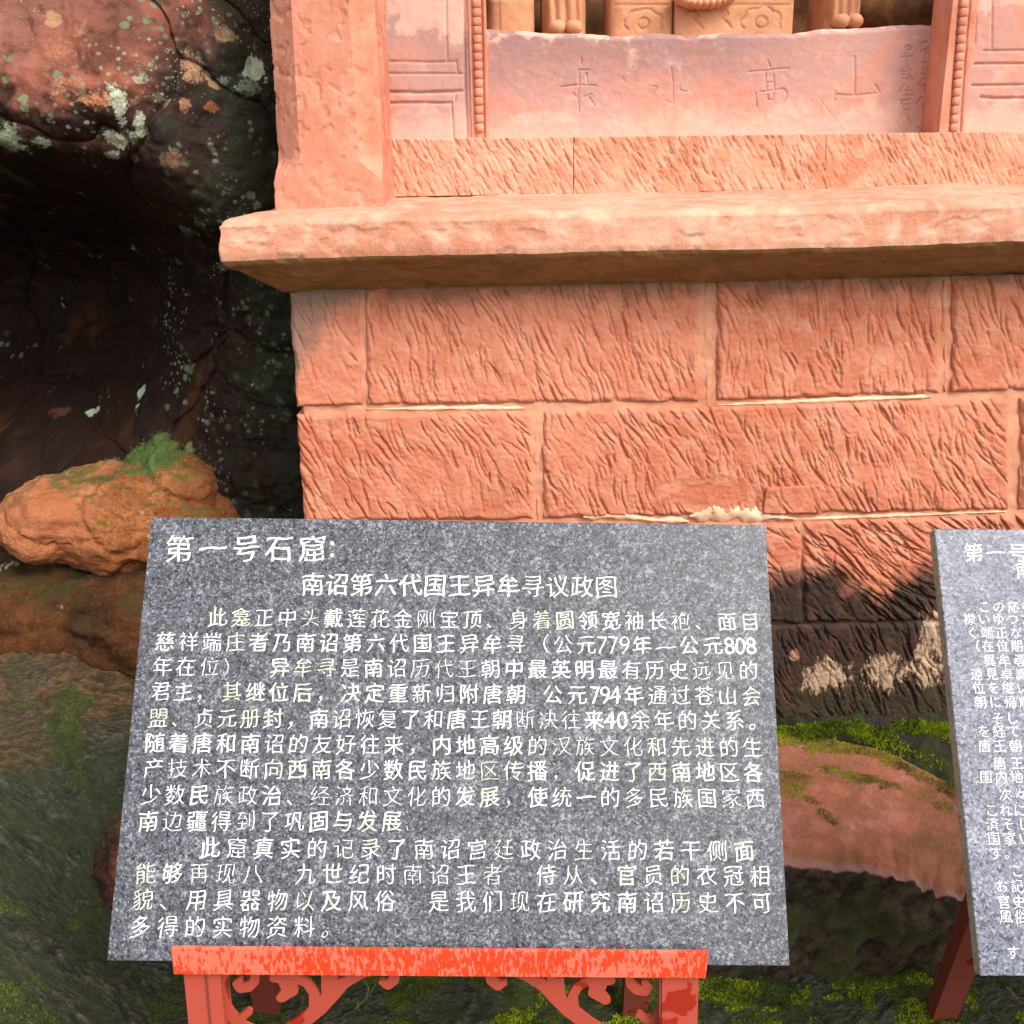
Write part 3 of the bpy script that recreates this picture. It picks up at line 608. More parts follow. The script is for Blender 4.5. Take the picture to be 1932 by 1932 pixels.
# strip carrying the beads
def strip_quad(a, b, c, d): return [(a, -260), (b, -260), (c, 262), (d, 262)]
def beaded(pxt, pxb, wpx, side, ptop=-260, pbot=255, steps=31):
    # sunk channel
    mm = (pxt + pxb) / 2
    lines = [([(pxt + s * wpx * .5, ptop), (pxb + s * wpx * .5, pbot + 12)], .0045, .008) for s in (-1, 1)]
    sp = panel('beaded_border', [(pxt - wpx * .85, ptop), (pxt + wpx * .95, ptop), (pxb + wpx * .95, pbot + 10), (pxb - wpx * .85, pbot + 10)], YP - .004, lines, MT['pillar'], depth=.115, label='vertical border carved with a row of beads')
    me = None
    for i in range(steps):
        t = i / (steps - 1); px, py = pxb + (pxt - pxb) * t, pbot - 14 + (ptop - pbot + 14) * t
        p = P(px, py, YP - .005)
        if me is None:
            bm = bmesh.new(); bmesh.ops.create_uvsphere(bm, u_segments=14, v_segments=8, radius=1)
            for v in bm.verts:
                c = v.co; v.co = Vector((math.copysign(abs(c.x) ** .7, c.x) * .0105, c.y * .008, math.copysign(abs(c.z) ** .7, c.z) * .0105))
            me = bpy.data.meshes.new('bead'); bm.to_mesh(me); bm.free(); me.shade_smooth()
        b = link('bead', me, MT['pillar'], sp); b.location = Vector(p) - base_of(sp)
for a, b in ((893, 905),): beaded(a, b, 17, 1)
beaded(1840, 1800, 17, -1, steps=31)
# riser panel with the four big characters and the small inscription
z7 = lambda L: [(894.4 + x * .2778, y * .2778) for x, y in L]
z8 = lambda L: [(1395.3 + x * .2778, y * .2778) for x, y in L]
R = []
def add(f, w, d, *ls):
    for l in ls: R.append((f(l), w, d))
add(z7, .0038, .006, [(728, 350), (728, 400)], [(712, 440), (785, 437)], [(710, 440), (714, 545), (705, 600), (712, 740)], [(762, 462), (770, 545)], [(590, 565), (700, 550), (830, 550)], [(745, 635), (800, 615)], [(775, 630), (820, 700)], [(670, 610), (700, 640)])
add(z7, .0032, .005, [(1340, 410), (1352, 550), (1352, 680)], [(1352, 685), (1310, 655)], [(1200, 555), (1245, 555), (1215, 620)], [(1395, 545), (1400, 575), (1445, 580)], [(1010, 485), (1025, 515)])
add(z8, .0036, .006, [(60, 435), (160, 432), (340, 408)], [(195, 350), (210, 400)], [(178, 445), (184, 580)], [(232, 460), (238, 570)], [(140, 590), (240, 580), (300, 565), (322, 590), (318, 640), (290, 690)], [(108, 600), (118, 700)], [(180, 520), (236, 518)], [(190, 610), (195, 650), (230, 650), (232, 600)])
add(z8, .0050, .007, [(785, 340), (785, 500), (782, 620)], [(660, 620), (780, 628), (940, 612)], [(650, 595), (645, 665)], [(925, 550), (955, 610)])
add(z8, .0028, .0045, [(1125, 290), (1150, 270), (1180, 292)], [(1140, 300), (1170, 300)], [(1150, 280), (1150, 320)], [(1105, 358), (1180, 345)], [(1125, 335), (1140, 335)], [(1140, 350), (1142, 410)],
    [(1095, 465), (1150, 455)], [(1110, 440), (1112, 520)], [(1145, 425), (1150, 480), (1185, 520)], [(1165, 490), (1140, 510)], [(1100, 490), (1130, 480)], [(1165, 445), (1180, 455)],
    [(1080, 610), (1120, 560)], [(1105, 590), (1105, 635)], [(1130, 600), (1175, 595)], [(1150, 570), (1150, 630)], [(1125, 632), (1180, 628)],
    [(1090, 670), (1160, 665)], [(1120, 665), (1100, 720)], [(1115, 700), (1118, 735), (1155, 735), (1155, 695), (1115, 700)], [(1085, 720), (1100, 690)], [(1100, 770), (1098, 810)], [(1135, 775), (1175, 835)],
    [(1245, 250), (1285, 240)], [(1300, 270), (1328, 290)], [(1240, 310), (1285, 290)], [(1265, 300), (1300, 325)], [(1270, 320), (1272, 350)], [(1250, 395), (1290, 388)], [(1255, 410), (1258, 440), (1290, 435), (1288, 400)], [(1240, 475), (1300, 468)], [(1265, 455), (1265, 510)], [(1245, 512), (1290, 508)],
    [(1215, 550), (1245, 530)], [(1225, 560), (1285, 545)], [(1265, 550), (1262, 585)], [(1205, 690), (1235, 660)], [(1220, 650), (1280, 645)], [(1245, 640), (1250, 750)], [(1250, 690), (1265, 690), (1262, 770)], [(1205, 860), (1245, 885)])
add(z8, .002, .002, [(545, 645), (590, 720), (640, 790), (705, 880)], [(480, 645), (492, 670)])
_tx = [float(P(px, 60, YR)[0]) for px in (915, 1130, 1330, 1500, 1640, 1800)]; _tz = [float(P(px, py, YR)[2]) for px, py in ((915, 56), (1130, 67), (1330, 66), (1500, 62), (1640, 52), (1800, 44))]
topz = lambda x, y: np.interp(x, _tx, _tz)
rx0, rx1 = P(890, 200, YR)[0], P(1810, 200, YR)[0]; rz0 = P(966, 270, YR)[2]
xa = np.arange(rx0, rx1, .0019); va = np.linspace(0, 1, 150)
tz_ = topz(xa, 0 * xa) + .004 * fbm(xa * 12, xa * 0, 1, 3)
za = np.linspace(rz0, tz_.max() + .002, 150); H = np.zeros((len(xa), 150))
carve(xa, za, [([[P(px, py, YR)[0], P(px, py, YR)[2]] for px, py in pts], w * .85, d * (.48 if w > .003 else .85)) for pts, w, d in R], H)
X, Z = np.meshgrid(xa, za, indexing='ij')
H = H + .0025 * fbm(X * 6, Z * 6, 2, 3) + .0008 * fbm(X * 50, Z * 50, 3, 2)
Zc = rz0 + (Z - rz0) * ((tz_[:, None] - rz0) / (za[-1] - rz0)); edge = 1 - (Z - rz0) / (za[-1] - rz0)
Yv = YR - H + .012 * (1 - sstep(0, .05, edge)) ** 2
G = np.stack([X, Yv, Zc], -1)
back = G[:, -1:].copy(); back[..., 1] += .30; mid_ = (G[:, -1:] + back) / 2; G = np.concatenate([G, G[:, -1:] + np.array([0, .012, .003]), mid_ + [0, 0, .004], back], 1)
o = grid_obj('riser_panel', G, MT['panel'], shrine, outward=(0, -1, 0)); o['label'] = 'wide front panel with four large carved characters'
# right panel with rails
gr_ = [(z8([(1660, 345), (1932, 342), (2300, 342)]), .0035, .005), (z8([(1600, 435), (1932, 432), (2300, 430)]), .004, .006), (z8([(1580, 580), (1932, 578), (2300, 578)]), .004, .006), (z8([(1640, 660), (1720, 668), (2300, 665)]), .005, .007),
       (z8([(1640, -900), (1600, 300)]), .003, .004), (z8([(1730, -900), (1712, 330)]), .003, .004)]
panel('right_panel', [(1826, -260), (2150, -260), (2150, 262), (1818, 262)], YP, gr_, MT['panel'], label='right panel carved with rails')
# reveal return and niche enclosure
def quadstrip(name, a, b, z0, z1, mat, n=50, m=60, rough=.003, parent=shrine, outward=(0, -1, 0)):
    U, V = np.linspace(0, 1, n)[:, None, None], np.linspace(0, 1, m)[None, :, None]
    A, Bq = np.array(a, float), np.array(b, float); G = (A + (Bq - A) * U) + np.array([0, 0, z0 + 0.]) + V * np.array([0, 0, z1 - z0]); 
    return grid_obj(name, G, mat, parent, disp=rough * fbm(G[..., 0] * 12 + G[..., 1] * 12, G[..., 2] * 12, 1, 4), outward=outward)
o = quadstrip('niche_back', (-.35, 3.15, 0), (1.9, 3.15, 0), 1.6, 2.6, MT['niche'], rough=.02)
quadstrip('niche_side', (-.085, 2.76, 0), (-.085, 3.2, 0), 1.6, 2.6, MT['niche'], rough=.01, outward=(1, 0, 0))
# ---- carved figures and plinths standing in the niche (only their feet show)
YF = 2.84; zf = 1.885
def fig_grid(name, px0, px1, Yc, top, mat, hf, label, cat, depth=.14, res=.003):
    x0, x1 = P(px0, 20, Yc)[0], P(px1, 20, Yc)[0]; xa, za = np.arange(x0, x1, res), np.arange(zf - .03, top, res); X, Z = np.meshgrid(xa, za, indexing='ij')
    u = (X - x0) / (x1 - x0); H = hf(X, Z, u, xa, za)
    root = empty(name, ((x0 + x1) / 2, Yc + .05, zf), label, cat)
    body = grid_obj('carved_front', np.stack([X, Yc - H, Z], -1), mat, root, outward=(0, -1, 0), skirt=(0, depth, 0))
    return root, body
def rounded(u, d=.02): return -d * (np.clip(np.abs(u * 2 - 1), 0, 1) ** 6)
def plinth_h(X, Z, u, xa, za): return rounded(u, .02) + .002 * fbm(X * 15, Z * 15, 1, 3) - .003 * (u < .30)
fig_grid('stone_plinth', 918, 1010, YF, 2.02, MT['figure'], lambda X, Z, u, xa, za: rounded(u, .03) - .02 * sstep(1.975, 2.0, Z) - .003 * (u < .28) + .002 * fbm(X * 15, Z * 15, 1, 3), 'plain rounded block plinth at the far left of the niche', 'plinth')
def robe(X, Z, u, xa, za):
    fold = .010 * np.abs(np.sin(u * math.pi * 4.2 + .6 * np.sin(Z * 22))) ; return rounded(u, .05) + fold + .0015 * fbm(X * 25, Z * 12, 1, 3) + .006 * sstep(zf + .02, zf, Z)
for px0, px1, lab in ((1024, 1108, 'standing robed stone attendant left of the throne, only hem and feet in view'), (1562, 1630, 'standing draped stone attendant right of the throne with looped sash')):
    r_, b_ = fig_grid('robed_statue', px0, px1, YF, 2.16, MT['figure'], robe, lab, 'statue')
    for s in (.32, .68):
        bm = bmesh.new(); bmesh.ops.create_uvsphere(bm, u_segments=16, v_segments=10, radius=1)
        p = P(px0 + (px1 - px0) * s, 46, YF - .045)
        for v in bm.verts: v.co = Vector((p[0] + v.co.x * .024, p[1] + v.co.y * .040, zf + .020 + v.co.z * (.013 if v.co.y > -.3 else .020)))
        bm_obj('shoe', bm, MT['figure'], r_, True)
def cloud(cx, cz, r):   # a scalloped cartouche with a ring
    L = []
    a = np.linspace(math.pi * 1.15, -.15 * math.pi, 28); rr = r * (1 + .16 * np.abs(np.sin(a * 3.5)))
    L.append(([[cx + math.cos(t) * q * 1.25, cz + math.sin(t) * q * .85] for t, q in zip(a, rr)], .0030, .005))
    a = np.linspace(0, 2 * math.pi, 18); L.append(([[cx + math.cos(t) * r * .42, cz + math.sin(t) * r * .36] for t in a], .0028, .005))
    return L
def throne(px0, px1, Yc, clouds, label, extra=()):
    def hf(X, Z, u, xa, za):
        H = np.zeros(X.shape); c = []
        for px, py, r in clouds: p = P(px, py, Yc); c += cloud(p[0], p[2], r)
        for l in extra: c.append(([[P(px, py, Yc)[0], P(px, py, Yc)[2]] for px, py in l], .0028, .005))
        fr = [(px0 + 8, -80), (px0 + 8, 9), (px1 - 8, 9)]; c.append(([[P(px, py, Yc)[0], P(px, py, Yc)[2]] for px, py in fr[1:]], .003, .004))
        carve(xa, za, c, H); return H + rounded(u, .014) + .0015 * fbm(X * 18, Z * 18, 1, 3)
    return fig_grid('throne_block', px0, px1, Yc, 2.10, MT['figure'], hf, label, 'throne', depth=.2)
throne(1152, 1272, 2.82, [(1214, 44, .034)], 'throne block with one scalloped cloud carving, next to the robed attendant')
throne(1276, 1500, 2.80, [(1436, 42, .036)], 'broad throne block with cloud carvings and a round cushion above', extra=([(1296, 22), (1310, 18), (1318, 28), (1308, 34), (1320, 46), (1326, 54)], [(1352, 20), (1368, 18), (1374, 26), (1362, 34), (1374, 44), (1380, 54)]))
# round lotus cushion over the broad throne
p = P(1330, -2, 2.78); root = empty('lotus_cushion', (p[0], p[1], p[2] - .01), 'round petalled cushion resting over the broad throne block', 'cushion')
for i in range(13):
    a = math.radians(-170 + i * 160 / 12); bm = bmesh.new(); bmesh.ops.create_uvsphere(bm, u_segments=12, v_segments=8, radius=1)
    for v in bm.verts: v.co = Vector((p[0] + math.cos(a) * .068 + v.co.x * .014, p[1] + .005 + v.co.y * .03, p[2] + .012 + math.sin(a) * .022 + v.co.z * .013))
    bm_obj('petal', bm, MT['figure'], root, True)
bm = bmesh.new(); bmesh.ops.create_uvsphere(bm, u_segments=24, v_segments=12, radius=1)
for v in bm.verts: v.co = Vector((p[0] + v.co.x * .066, p[1] + .01 + v.co.y * .03, p[2] + .02 + v.co.z * .03))
bm_obj('cushion_body', bm, MT['figure'], root, True)
rough = lambda s, a=.006: (lambda V: a * fbm(V[:, 0] * 9 + s, V[:, 2] * 9, V[:, 1] * 9, 4) + a * .3 * fbm(V[:, 0] * 45, V[:, 2] * 45, V[:, 1] * 45, 3))
def wp(px, py, Y): return tuple(P(px, py, Y))
p1, p2, p3 = wp(1690, 30, 2.95), wp(1735, 20, 2.92), wp(1640, 20, 2.98)
blob('rock_lump', [(*p1, .07, .07, .06, .3), (*p2, .07, .06, .06, 0), (*p3, .05, .05, .06, .2)], .009, MT['niche'], rough(3), 'rough ochre lump of rock right of the draped attendant', 'rock')

# ================================================================== BOULDERS left
rk = rough
n1, n2, n3, n4, n5 = wp(105, 975, 2.36), wp(215, 985, 2.38), wp(288, 850, 2.44), wp(345, 985, 2.44), wp(430, 1040, 2.46)
def nose_disp(V):
    st_ = V[:, 2] + .25 * V[:, 0] + .02 * fbm(V[:, 0] * 5, V[:, 2] * 5, V[:, 1] * 5, 2)
    return -.010 * np.exp(-(perlin(V[:, 0] * 4 + 1, V[:, 2] * 6 + V[:, 0] * 3, V[:, 1] * 4) / .05) ** 2) + .024 * np.abs(perlin(V[:, 0] * 7, V[:, 2] * 9, V[:, 1] * 7)) - .006 + .007 * np.abs(perlin(V[:, 0] * 5, st_ * 30, 3.)) + .010 * fbm(V[:, 0] * 6, V[:, 2] * 9, V[:, 1] * 6, 4) + .007 * fbm(V[:, 0] * 26, V[:, 2] * 34, V[:, 1] * 26, 5) - .008 * sstep(.0, .04, .04 - np.abs(perlin(V[:, 0] * 4 + 3, V[:, 2] * 9, V[:, 1] * 4)))
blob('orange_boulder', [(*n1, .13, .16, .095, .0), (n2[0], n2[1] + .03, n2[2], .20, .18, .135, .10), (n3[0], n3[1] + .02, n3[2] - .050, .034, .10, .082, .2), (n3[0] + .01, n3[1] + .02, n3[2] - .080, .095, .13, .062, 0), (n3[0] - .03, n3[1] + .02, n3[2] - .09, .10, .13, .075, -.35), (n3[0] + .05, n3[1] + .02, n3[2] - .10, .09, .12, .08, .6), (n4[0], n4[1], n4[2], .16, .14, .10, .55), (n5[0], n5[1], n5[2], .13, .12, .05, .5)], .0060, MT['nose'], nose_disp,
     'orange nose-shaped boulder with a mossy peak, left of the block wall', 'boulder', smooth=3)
q1, q2, q3 = wp(90, 1185, 2.34), wp(300, 1180, 2.32), wp(-60, 1120, 2.42)
blob('brown_boulder', [(q1[0], q1[1] + .06, q1[2] + .0, .30, .25, .19, -.12), (q2[0], q2[1] + .04, q2[2] + .0, .28, .22, .17, .15), (q3[0], q3[1], q3[2], .16, .2, .12, 0)], .010, MT['lowrock'], nose_disp,
     'dark brown lichen-spotted boulder below the orange one', 'boulder', smooth=6)
q = wp(20, 1290, 2.22); r_ = wp(210, 1300, 2.26)
blob('low_boulder', [(q[0], q[1] + .02, q[2] - .06, .20, .13, .12, .1), (r_[0], r_[1] + .02, r_[2] - .07, .22, .14, .11, .05)], .010, MT['lowrock'], nose_disp, 'low olive boulder at the back of the rippled rock slope', 'boulder')
q = wp(255, 1625, 1.84)
blob('small_rock', [(q[0], q[1], q[2], .085, .10, .125, .12), (q[0] + .02, q[1], q[2] - .07, .10, .09, .08, 0)], .007, MT['redrock'], nose_disp, 'small dark rock with a reddish foot peeping past the left edge of the large sign', 'rock')
# ================================================================== STEP BOULDER below the wall
def step_rock():
    xs = np.linspace(-.81, 2.2, 540)
    end = np.clip((xs + .81) / .10, 0, 1) ** .45
    gx = ground_z(xs, np.full_like(xs, 1.75))
    yb = 1.745 + .012 * perlin(xs * 3, 1.); yt = 1.80 + .012 * perlin(xs * 2.5, 4.)
    F_ = [P(px, py, 1.82) for px, py in ((1481, 1628), (1590, 1642), (1673, 1653), (1756, 1675), (1800, 1692), (1930, 1745))]
    K_ = [P(*q) for q in ((1470, 1383, 2.25), (1562, 1394, 2.22), (1645, 1412, 2.18), (1706, 1436, 2.13), (1756, 1460, 2.08), (1809, 1490, 2.03), (1930, 1580, 1.95))]
    ft = np.interp(xs, [-.81, -.4] + [p[0] for p in F_] + [2.2], [.27, .22] + [p[2] for p in F_] + [.05])
    bt = np.interp(xs, [-.81, -.4] + [p[0] for p in K_] + [2.2], [.32, .28] + [p[2] for p in K_] + [.05]); ybk = np.interp(xs, [-.4] + [p[0] for p in K_] + [2.2], [2.28] + [p[1] for p in K_] + [1.9])
    prof = []
    for s in np.linspace(0, 1, 40, endpoint=False):     # front face
        prof.append(np.stack([xs, yb + (yt - yb) * (s ** 2.2), gx - .05 + (ft - .018 - gx + .05) * s], -1))
    for s in np.linspace(0, 1, 16, endpoint=False):     # rounded shoulder
        a = s * math.pi / 2; prof.append(np.stack([xs, yt + .035 * (1 - math.cos(a)), ft - .018 + .018 * math.sin(a)], -1))
    for s in np.linspace(0, 1, 90, endpoint=False):
        prof.append(np.stack([xs, yt + .035 + (ybk - yt - .035) * s, ft + (bt - ft) * (s ** 1.1) + .012 * math.sin(s * math.pi)], -1))
    for s in np.linspace(0, 1, 14):
        prof.append(np.stack([xs, ybk + .10 * s, bt - .16 * s ** 1.4], -1))
    G = np.stack(prof, 1)
    c = np.array([0, 2.0, .06]); e = end[:, None]
    G[..., 1] = c[1] + (G[..., 1] - c[1]) * (.35 + .65 * e); G[..., 2] = c[2] + (G[..., 2] - c[2]) * e
    front = sstep(.19, .12, G[..., 2]) * sstep(1.95, 1.85, G[..., 1])
    d = .006 * fbm(G[..., 0] * 5, G[..., 1] * 5, G[..., 2] * 5, 4) + front * (.024 * fbm(G[..., 0] * 14 - G[..., 2] * 14, G[..., 2] * 16, 3, 4) + .013 * perlin((G[..., 0] * 30 - G[..., 2] * 34), G[..., 2] * 9 + G[..., 0] * 9, 5))
    d = d + (1 - front) * .0015 * fbm(G[..., 0] * 30, G[..., 1] * 30, 3, 3)
    n = gnormals(G); n = n * np.sign(n[200:, 70, 2].mean()); return G + n * d[..., None]
SG = step_rock()
o = grid_obj('step_boulder', SG, MT['step'], outward=(0, -.3, 1)); tag(o, 'long low pink boulder with a smooth sloping top and black mossy front', 'boulder')
# dark foundation rock between the boulder and the lowest course
xs = np.linspace(-.7, 2.2, 420); ys = np.linspace(1.86, 2.36, 90); X, Yg = np.meshgrid(xs, ys, indexing='ij')
Zf = .238 - .45 * np.clip(2.29 - Yg, 0, 1) ** 1.0 - sstep(2.05, 1.9, Yg) * .1 + .012 * fbm(X * 9, Yg * 9, 3, 4) + .006 * perlin(X * 34, Yg * 20) - .03 * sstep(.4, -.2, X)
o = grid_obj('foundation_rock', np.stack([X, Yg, Zf], -1), MT['found'], outward=(0, 0, 1), skirt=(0, 0, -.25)); tag(o, 'dark sloping rock under the lowest course of blocks', 'rock')

# ================================================================== MOSS
def tufts(name, pos, nrm, hgt, wid, mat, label, seed=0):
    r = np.random.default_rng(seed); n = len(pos); a = r.uniform(0, 2 * math.pi, n); s = r.uniform(.5, 1.3, n)[:, None]
    side = np.stack([np.cos(a), np.sin(a), r.normal(0, .3, n)], -1); up = nrm + r.normal(0, .45, (n, 3)); up /= np.linalg.norm(up, axis=1)[:, None]
    b0 = pos - side * wid * s * .5; b1 = pos + side * wid * s * .5; t = pos + up * hgt * s
    V = np.stack([b0, b1, t], 1).reshape(-1, 3); F = np.arange(3 * n).reshape(-1, 3)
    o = mesh_np(name, V, F, mat, None, smooth=False); return tag(o, label, 'moss', kind='stuff')
def ground_moss(n, xr, yr, th, seed):
    r = np.random.default_rng(seed); x = r.uniform(*xr, n); y = r.uniform(*yr, n)
    k = mossf(x, y) + r.normal(0, .12, n) > th; x, y = x[k], y[k]
    return np.stack([x, y, ground_z(x, y) + ground_detail(x, y) - .001], -1)
p = ground_moss(330000, (-.62, 1.35), (1.35, 1.80), .55, 1); p = p[fbm(p[:, 0] * 14, p[:, 1] * 20, 6, 3) > -.25]
tufts('ground_moss', p, np.tile([0, 0, 1.], (len(p), 1)), .0042, .0028, MT['moss'], 'patchy green moss carpeting the rock floor below the signs', 1)
p = ground_moss(110000, (-.1, 1.3), (1.58, 1.80), .93, 3); p = p[fbm(p[:, 0] * 8, p[:, 1] * 12, 8, 3) > .05]
tufts('bright_ground_moss', p, np.tile([0, 0, 1.], (len(p), 1)), .0055, .0028, MT['moss_bright'], 'bright yellow-green moss at the foot of the long boulder', 2)
p = ground_moss(60000, (-1.0, -.5), (1.30, 2.0), .6, 5)
tufts('slope_moss', p, np.tile([0, 0, 1.], (len(p), 1)), .0038, .0028, MT['moss'], 'thin moss on the rippled slope left of the large sign', 3)
r = np.random.default_rng(31); n = 1600; x = r.uniform(-1.1, 1.3, n); y = r.uniform(1.3, 2.0, n); z = ground_z(x, y) + ground_detail(x, y)
tv = np.array([(1, 0, -.3), (-.5, .8, -.3), (-.5, -.8, -.3), (0, 0, .6)]); tf = np.array([(0, 1, 3), (1, 2, 3), (2, 0, 3), (0, 2, 1)])
sc_ = (r.gamma(2., .0010, n) + .0008)[:, None, None]; an = r.uniform(0, 6.28, n); R_ = np.stack([np.stack([np.cos(an), -np.sin(an), 0 * an], -1), np.stack([np.sin(an), np.cos(an), 0 * an], -1), np.stack([0 * an, 0 * an, 1 + 0 * an], -1)], 1)
V = np.einsum('nij,kj->nki', R_, tv) * sc_ * r.uniform(.6, 1.4, (n, 4, 1)) + np.stack([x, y, z], -1)[:, None]
o = mesh_np('grit', V.reshape(-1, 3), (tf[None] + 4 * np.arange(n)[:, None, None]).reshape(-1, 3), MT['cream'], smooth=False); tag(o, 'pale grit and stone crumbs strewn over the rock floor', 'grit', kind='stuff')
# moss on the boulder's back edge and in streaks over its top
SV = SG.reshape(-1, 3); _d = SV - CAM; _z = _d @ _F; SPX = _d @ AX / _z * FPX + 966; SPY = _d @ AD / _z * FPX + 966
_ok = (np.tile(np.arange(SG.shape[1]), SG.shape[0]) > 50)
def patch(lines, rep_, seed, jit=.0045, sc=.035, amp=10):
    r = np.random.default_rng(seed); best = np.full(len(SV), 1e9)
    for pts, w in lines:
        pts = np.array(pts, float)
        for a, b in zip(pts[:-1], pts[1:]):
            ab = b - a; t = np.clip(((SPX - a[0]) * ab[0] + (SPY - a[1]) * ab[1]) / (ab @ ab), 0, 1); best = np.minimum(best, np.hypot(SPX - a[0] - t * ab[0], SPY - a[1] - t * ab[1]) - w)
    k = np.where((best + amp * fbm(SPX * sc, SPY * sc * 2, seed, 3) < 0) & _ok)[0]; k = np.repeat(k, rep_)
    return SV[k] + r.uniform(-jit, jit, (len(k), 3)) * [1, 1, .15]
up_ = lambda p: np.tile([0, -.2, 1.], (len(p), 1))
pb = patch([([(1440, 1378), (1562, 1398), (1645, 1420), (1706, 1446), (1756, 1474), (1815, 1508)], 9), ([(1440, 1390), (1520, 1402), (1600, 1412)], 12)], 6, 1)
tufts('bright_moss_edge', pb, up_(pb), .0048, .003, MT['moss_bright'], 'bright yellow moss along the back edge of the long pink boulder', 5)
pb = patch([([(1560, 1452), (1620, 1465), (1680, 1484)], 8), ([(1680, 1484), (1745, 1506)], 2), ([(1765, 1518), (1790, 1526)], 8)], 5, 3, amp=8)
tufts('moss_streak', pb, up_(pb), .0045, .003, MT['moss_bright'], 'narrow streak of moss across the top of the pink boulder', 6)
pb = patch([([(1440, 1455), (1500, 1478)], 22), ([(1515, 1500), (1550, 1525), (1572, 1552)], 4)], 5, 4, amp=12)
tufts('moss_patch', pb, up_(pb), .0045, .003, MT['moss_bright'], 'green moss patch on the boulder beside the large sign', 7)
r = np.random.default_rng(22); n = 26000; x = r.uniform(.2, 1.3, n); y = 2.275 - np.abs(r.normal(0, .05, n)); k = perlin(x * 10, y * 16) > -.15 - (x < .8) * .3; x, y = x[k], y[k]
z = .238 - .45 * (2.29 - y) + .012 * fbm(x * 9, y * 9, 3, 4) + .006 * perlin(x * 34, y * 20)
pb = np.stack([x, y, z], -1); tufts('joint_moss', pb, np.tile([0, -.4, 1.], (len(pb), 1)), .008, .004, MT['moss_bright'], 'green moss growing where the wall meets the rock', 8)
_ok = (np.tile(np.arange(SG.shape[1]), SG.shape[0]) < 50)
pb = patch([([(1560, 1700), (1600, 1740)], 22), ([(1480, 1800), (1620, 1830), (1780, 1836)], 12), ([(1500, 1690), (1700, 1720)], 3)], 2, 11, amp=30)
tufts('face_moss', pb, np.tile([0, -1., .3], (len(pb), 1)), .0045, .003, MT['moss'], 'sparse moss on the black front face of the long boulder', 12)
# moss on the orange boulder's peak
ob = bpy.data.objects['orange_boulder']; V = np.empty(len(ob.data.vertices) * 3); ob.data.vertices.foreach_get('co', V); V = V.reshape(-1, 3) + np.array(ob.location)
N = np.empty(V.size); ob.data.vertex_normals.foreach_get('vector', N); N = N.reshape(-1, 3)
pc = P(270, 855, 2.4); dist = np.hypot((V[:, 0] - pc[0]) / .12, (V[:, 2] - pc[2] - .0) / .06) + .8 * fbm(V[:, 0] * 16, V[:, 2] * 16, V[:, 1] * 16, 3)
idx = np.where((dist < 1.0) & (N[:, 1] < .3))[0]; idx = np.repeat(idx, 2); r = np.random.default_rng(4)
p = V[idx] + r.normal(0, .004, (len(idx), 3)); tufts('peak_moss', p, N[idx], .0028, .0034, MT['moss_cool'], 'fresh green moss on the peak of the orange boulder', 9)
# grass wisps and straw
def wisp(pts, w, mat, parent):
    pts = [Vector(q) for q in pts]; bm = bmesh.new(); vs = []
    N_ = 14
    for i in range(N_ + 1):
        t = i / N_; a, b, c = pts; q = a * (1 - t) ** 2 + b * 2 * t * (1 - t) + c * t * t; ww = w * (1 - t * .85)
        vs.append((bm.verts.new(q + Vector((ww, 0, 0))), bm.verts.new(q + Vector((0, -ww, ww))), bm.verts.new(q - Vector((ww, 0, 0)))))
    for a, b in zip(vs[:-1], vs[1:]):
        bm.faces.new((a[0], a[1], b[1], b[0])); bm.faces.new((a[1], a[2], b[2], b[1])); bm.faces.new((a[2], a[0], b[0], b[2]))
    bmesh.ops.recalc_face_normals(bm, faces=bm.faces); return bm_obj('blade', bm, mat, parent, True)
def tuft(label, base, blades, mat=None):
    root = empty('grass_tuft', base, label, 'grass')
    for a, b, c in blades: wisp((a, b, c), .0011, mat or MT['grass'], root)
g0 = P(690, 1900, 1.60)
tuft('pale curved grass blades under the red shelf of the large sign', g0, [(P(668, 1905, 1.60), P(700, 1880, 1.55), P(712, 1850, 1.50)), (P(676, 1890, 1.60), P(672, 1915, 1.54), P(695, 1912, 1.50)), (P(690, 1880, 1.6), P(705, 1860, 1.5), P(676, 1840, 1.5))])
g0 = P(1790, 1465, 2.05)
tuft('small grass tuft at the mossy back edge of the pink boulder', P(1805, 1480, 2.08), [(P(1800 + k * 5, 1480, 2.08), P(1798 + k * 6, 1462, 2.06), P(1795 + k * 8, 1452 + abs(k) * 3, 2.03)) for k in (-1, 0, 1, 2)])
ga = P(2120, 2105, 1)
tuft('dry yellow blade lying on moss by the second sign', P(1905, 1870, 1.70), [(P(1898, 1862, 1.66), P(1912, 1872, 1.62), P(1926, 1893, 1.60))], MT['straw'])
tuft('dry stem lying on moss right of the large sign stand', P(1350, 1885, 1.66), [(P(1334, 1880, 1.64), P(1350, 1882, 1.63), P(1368, 1887, 1.62))], MT['straw'])

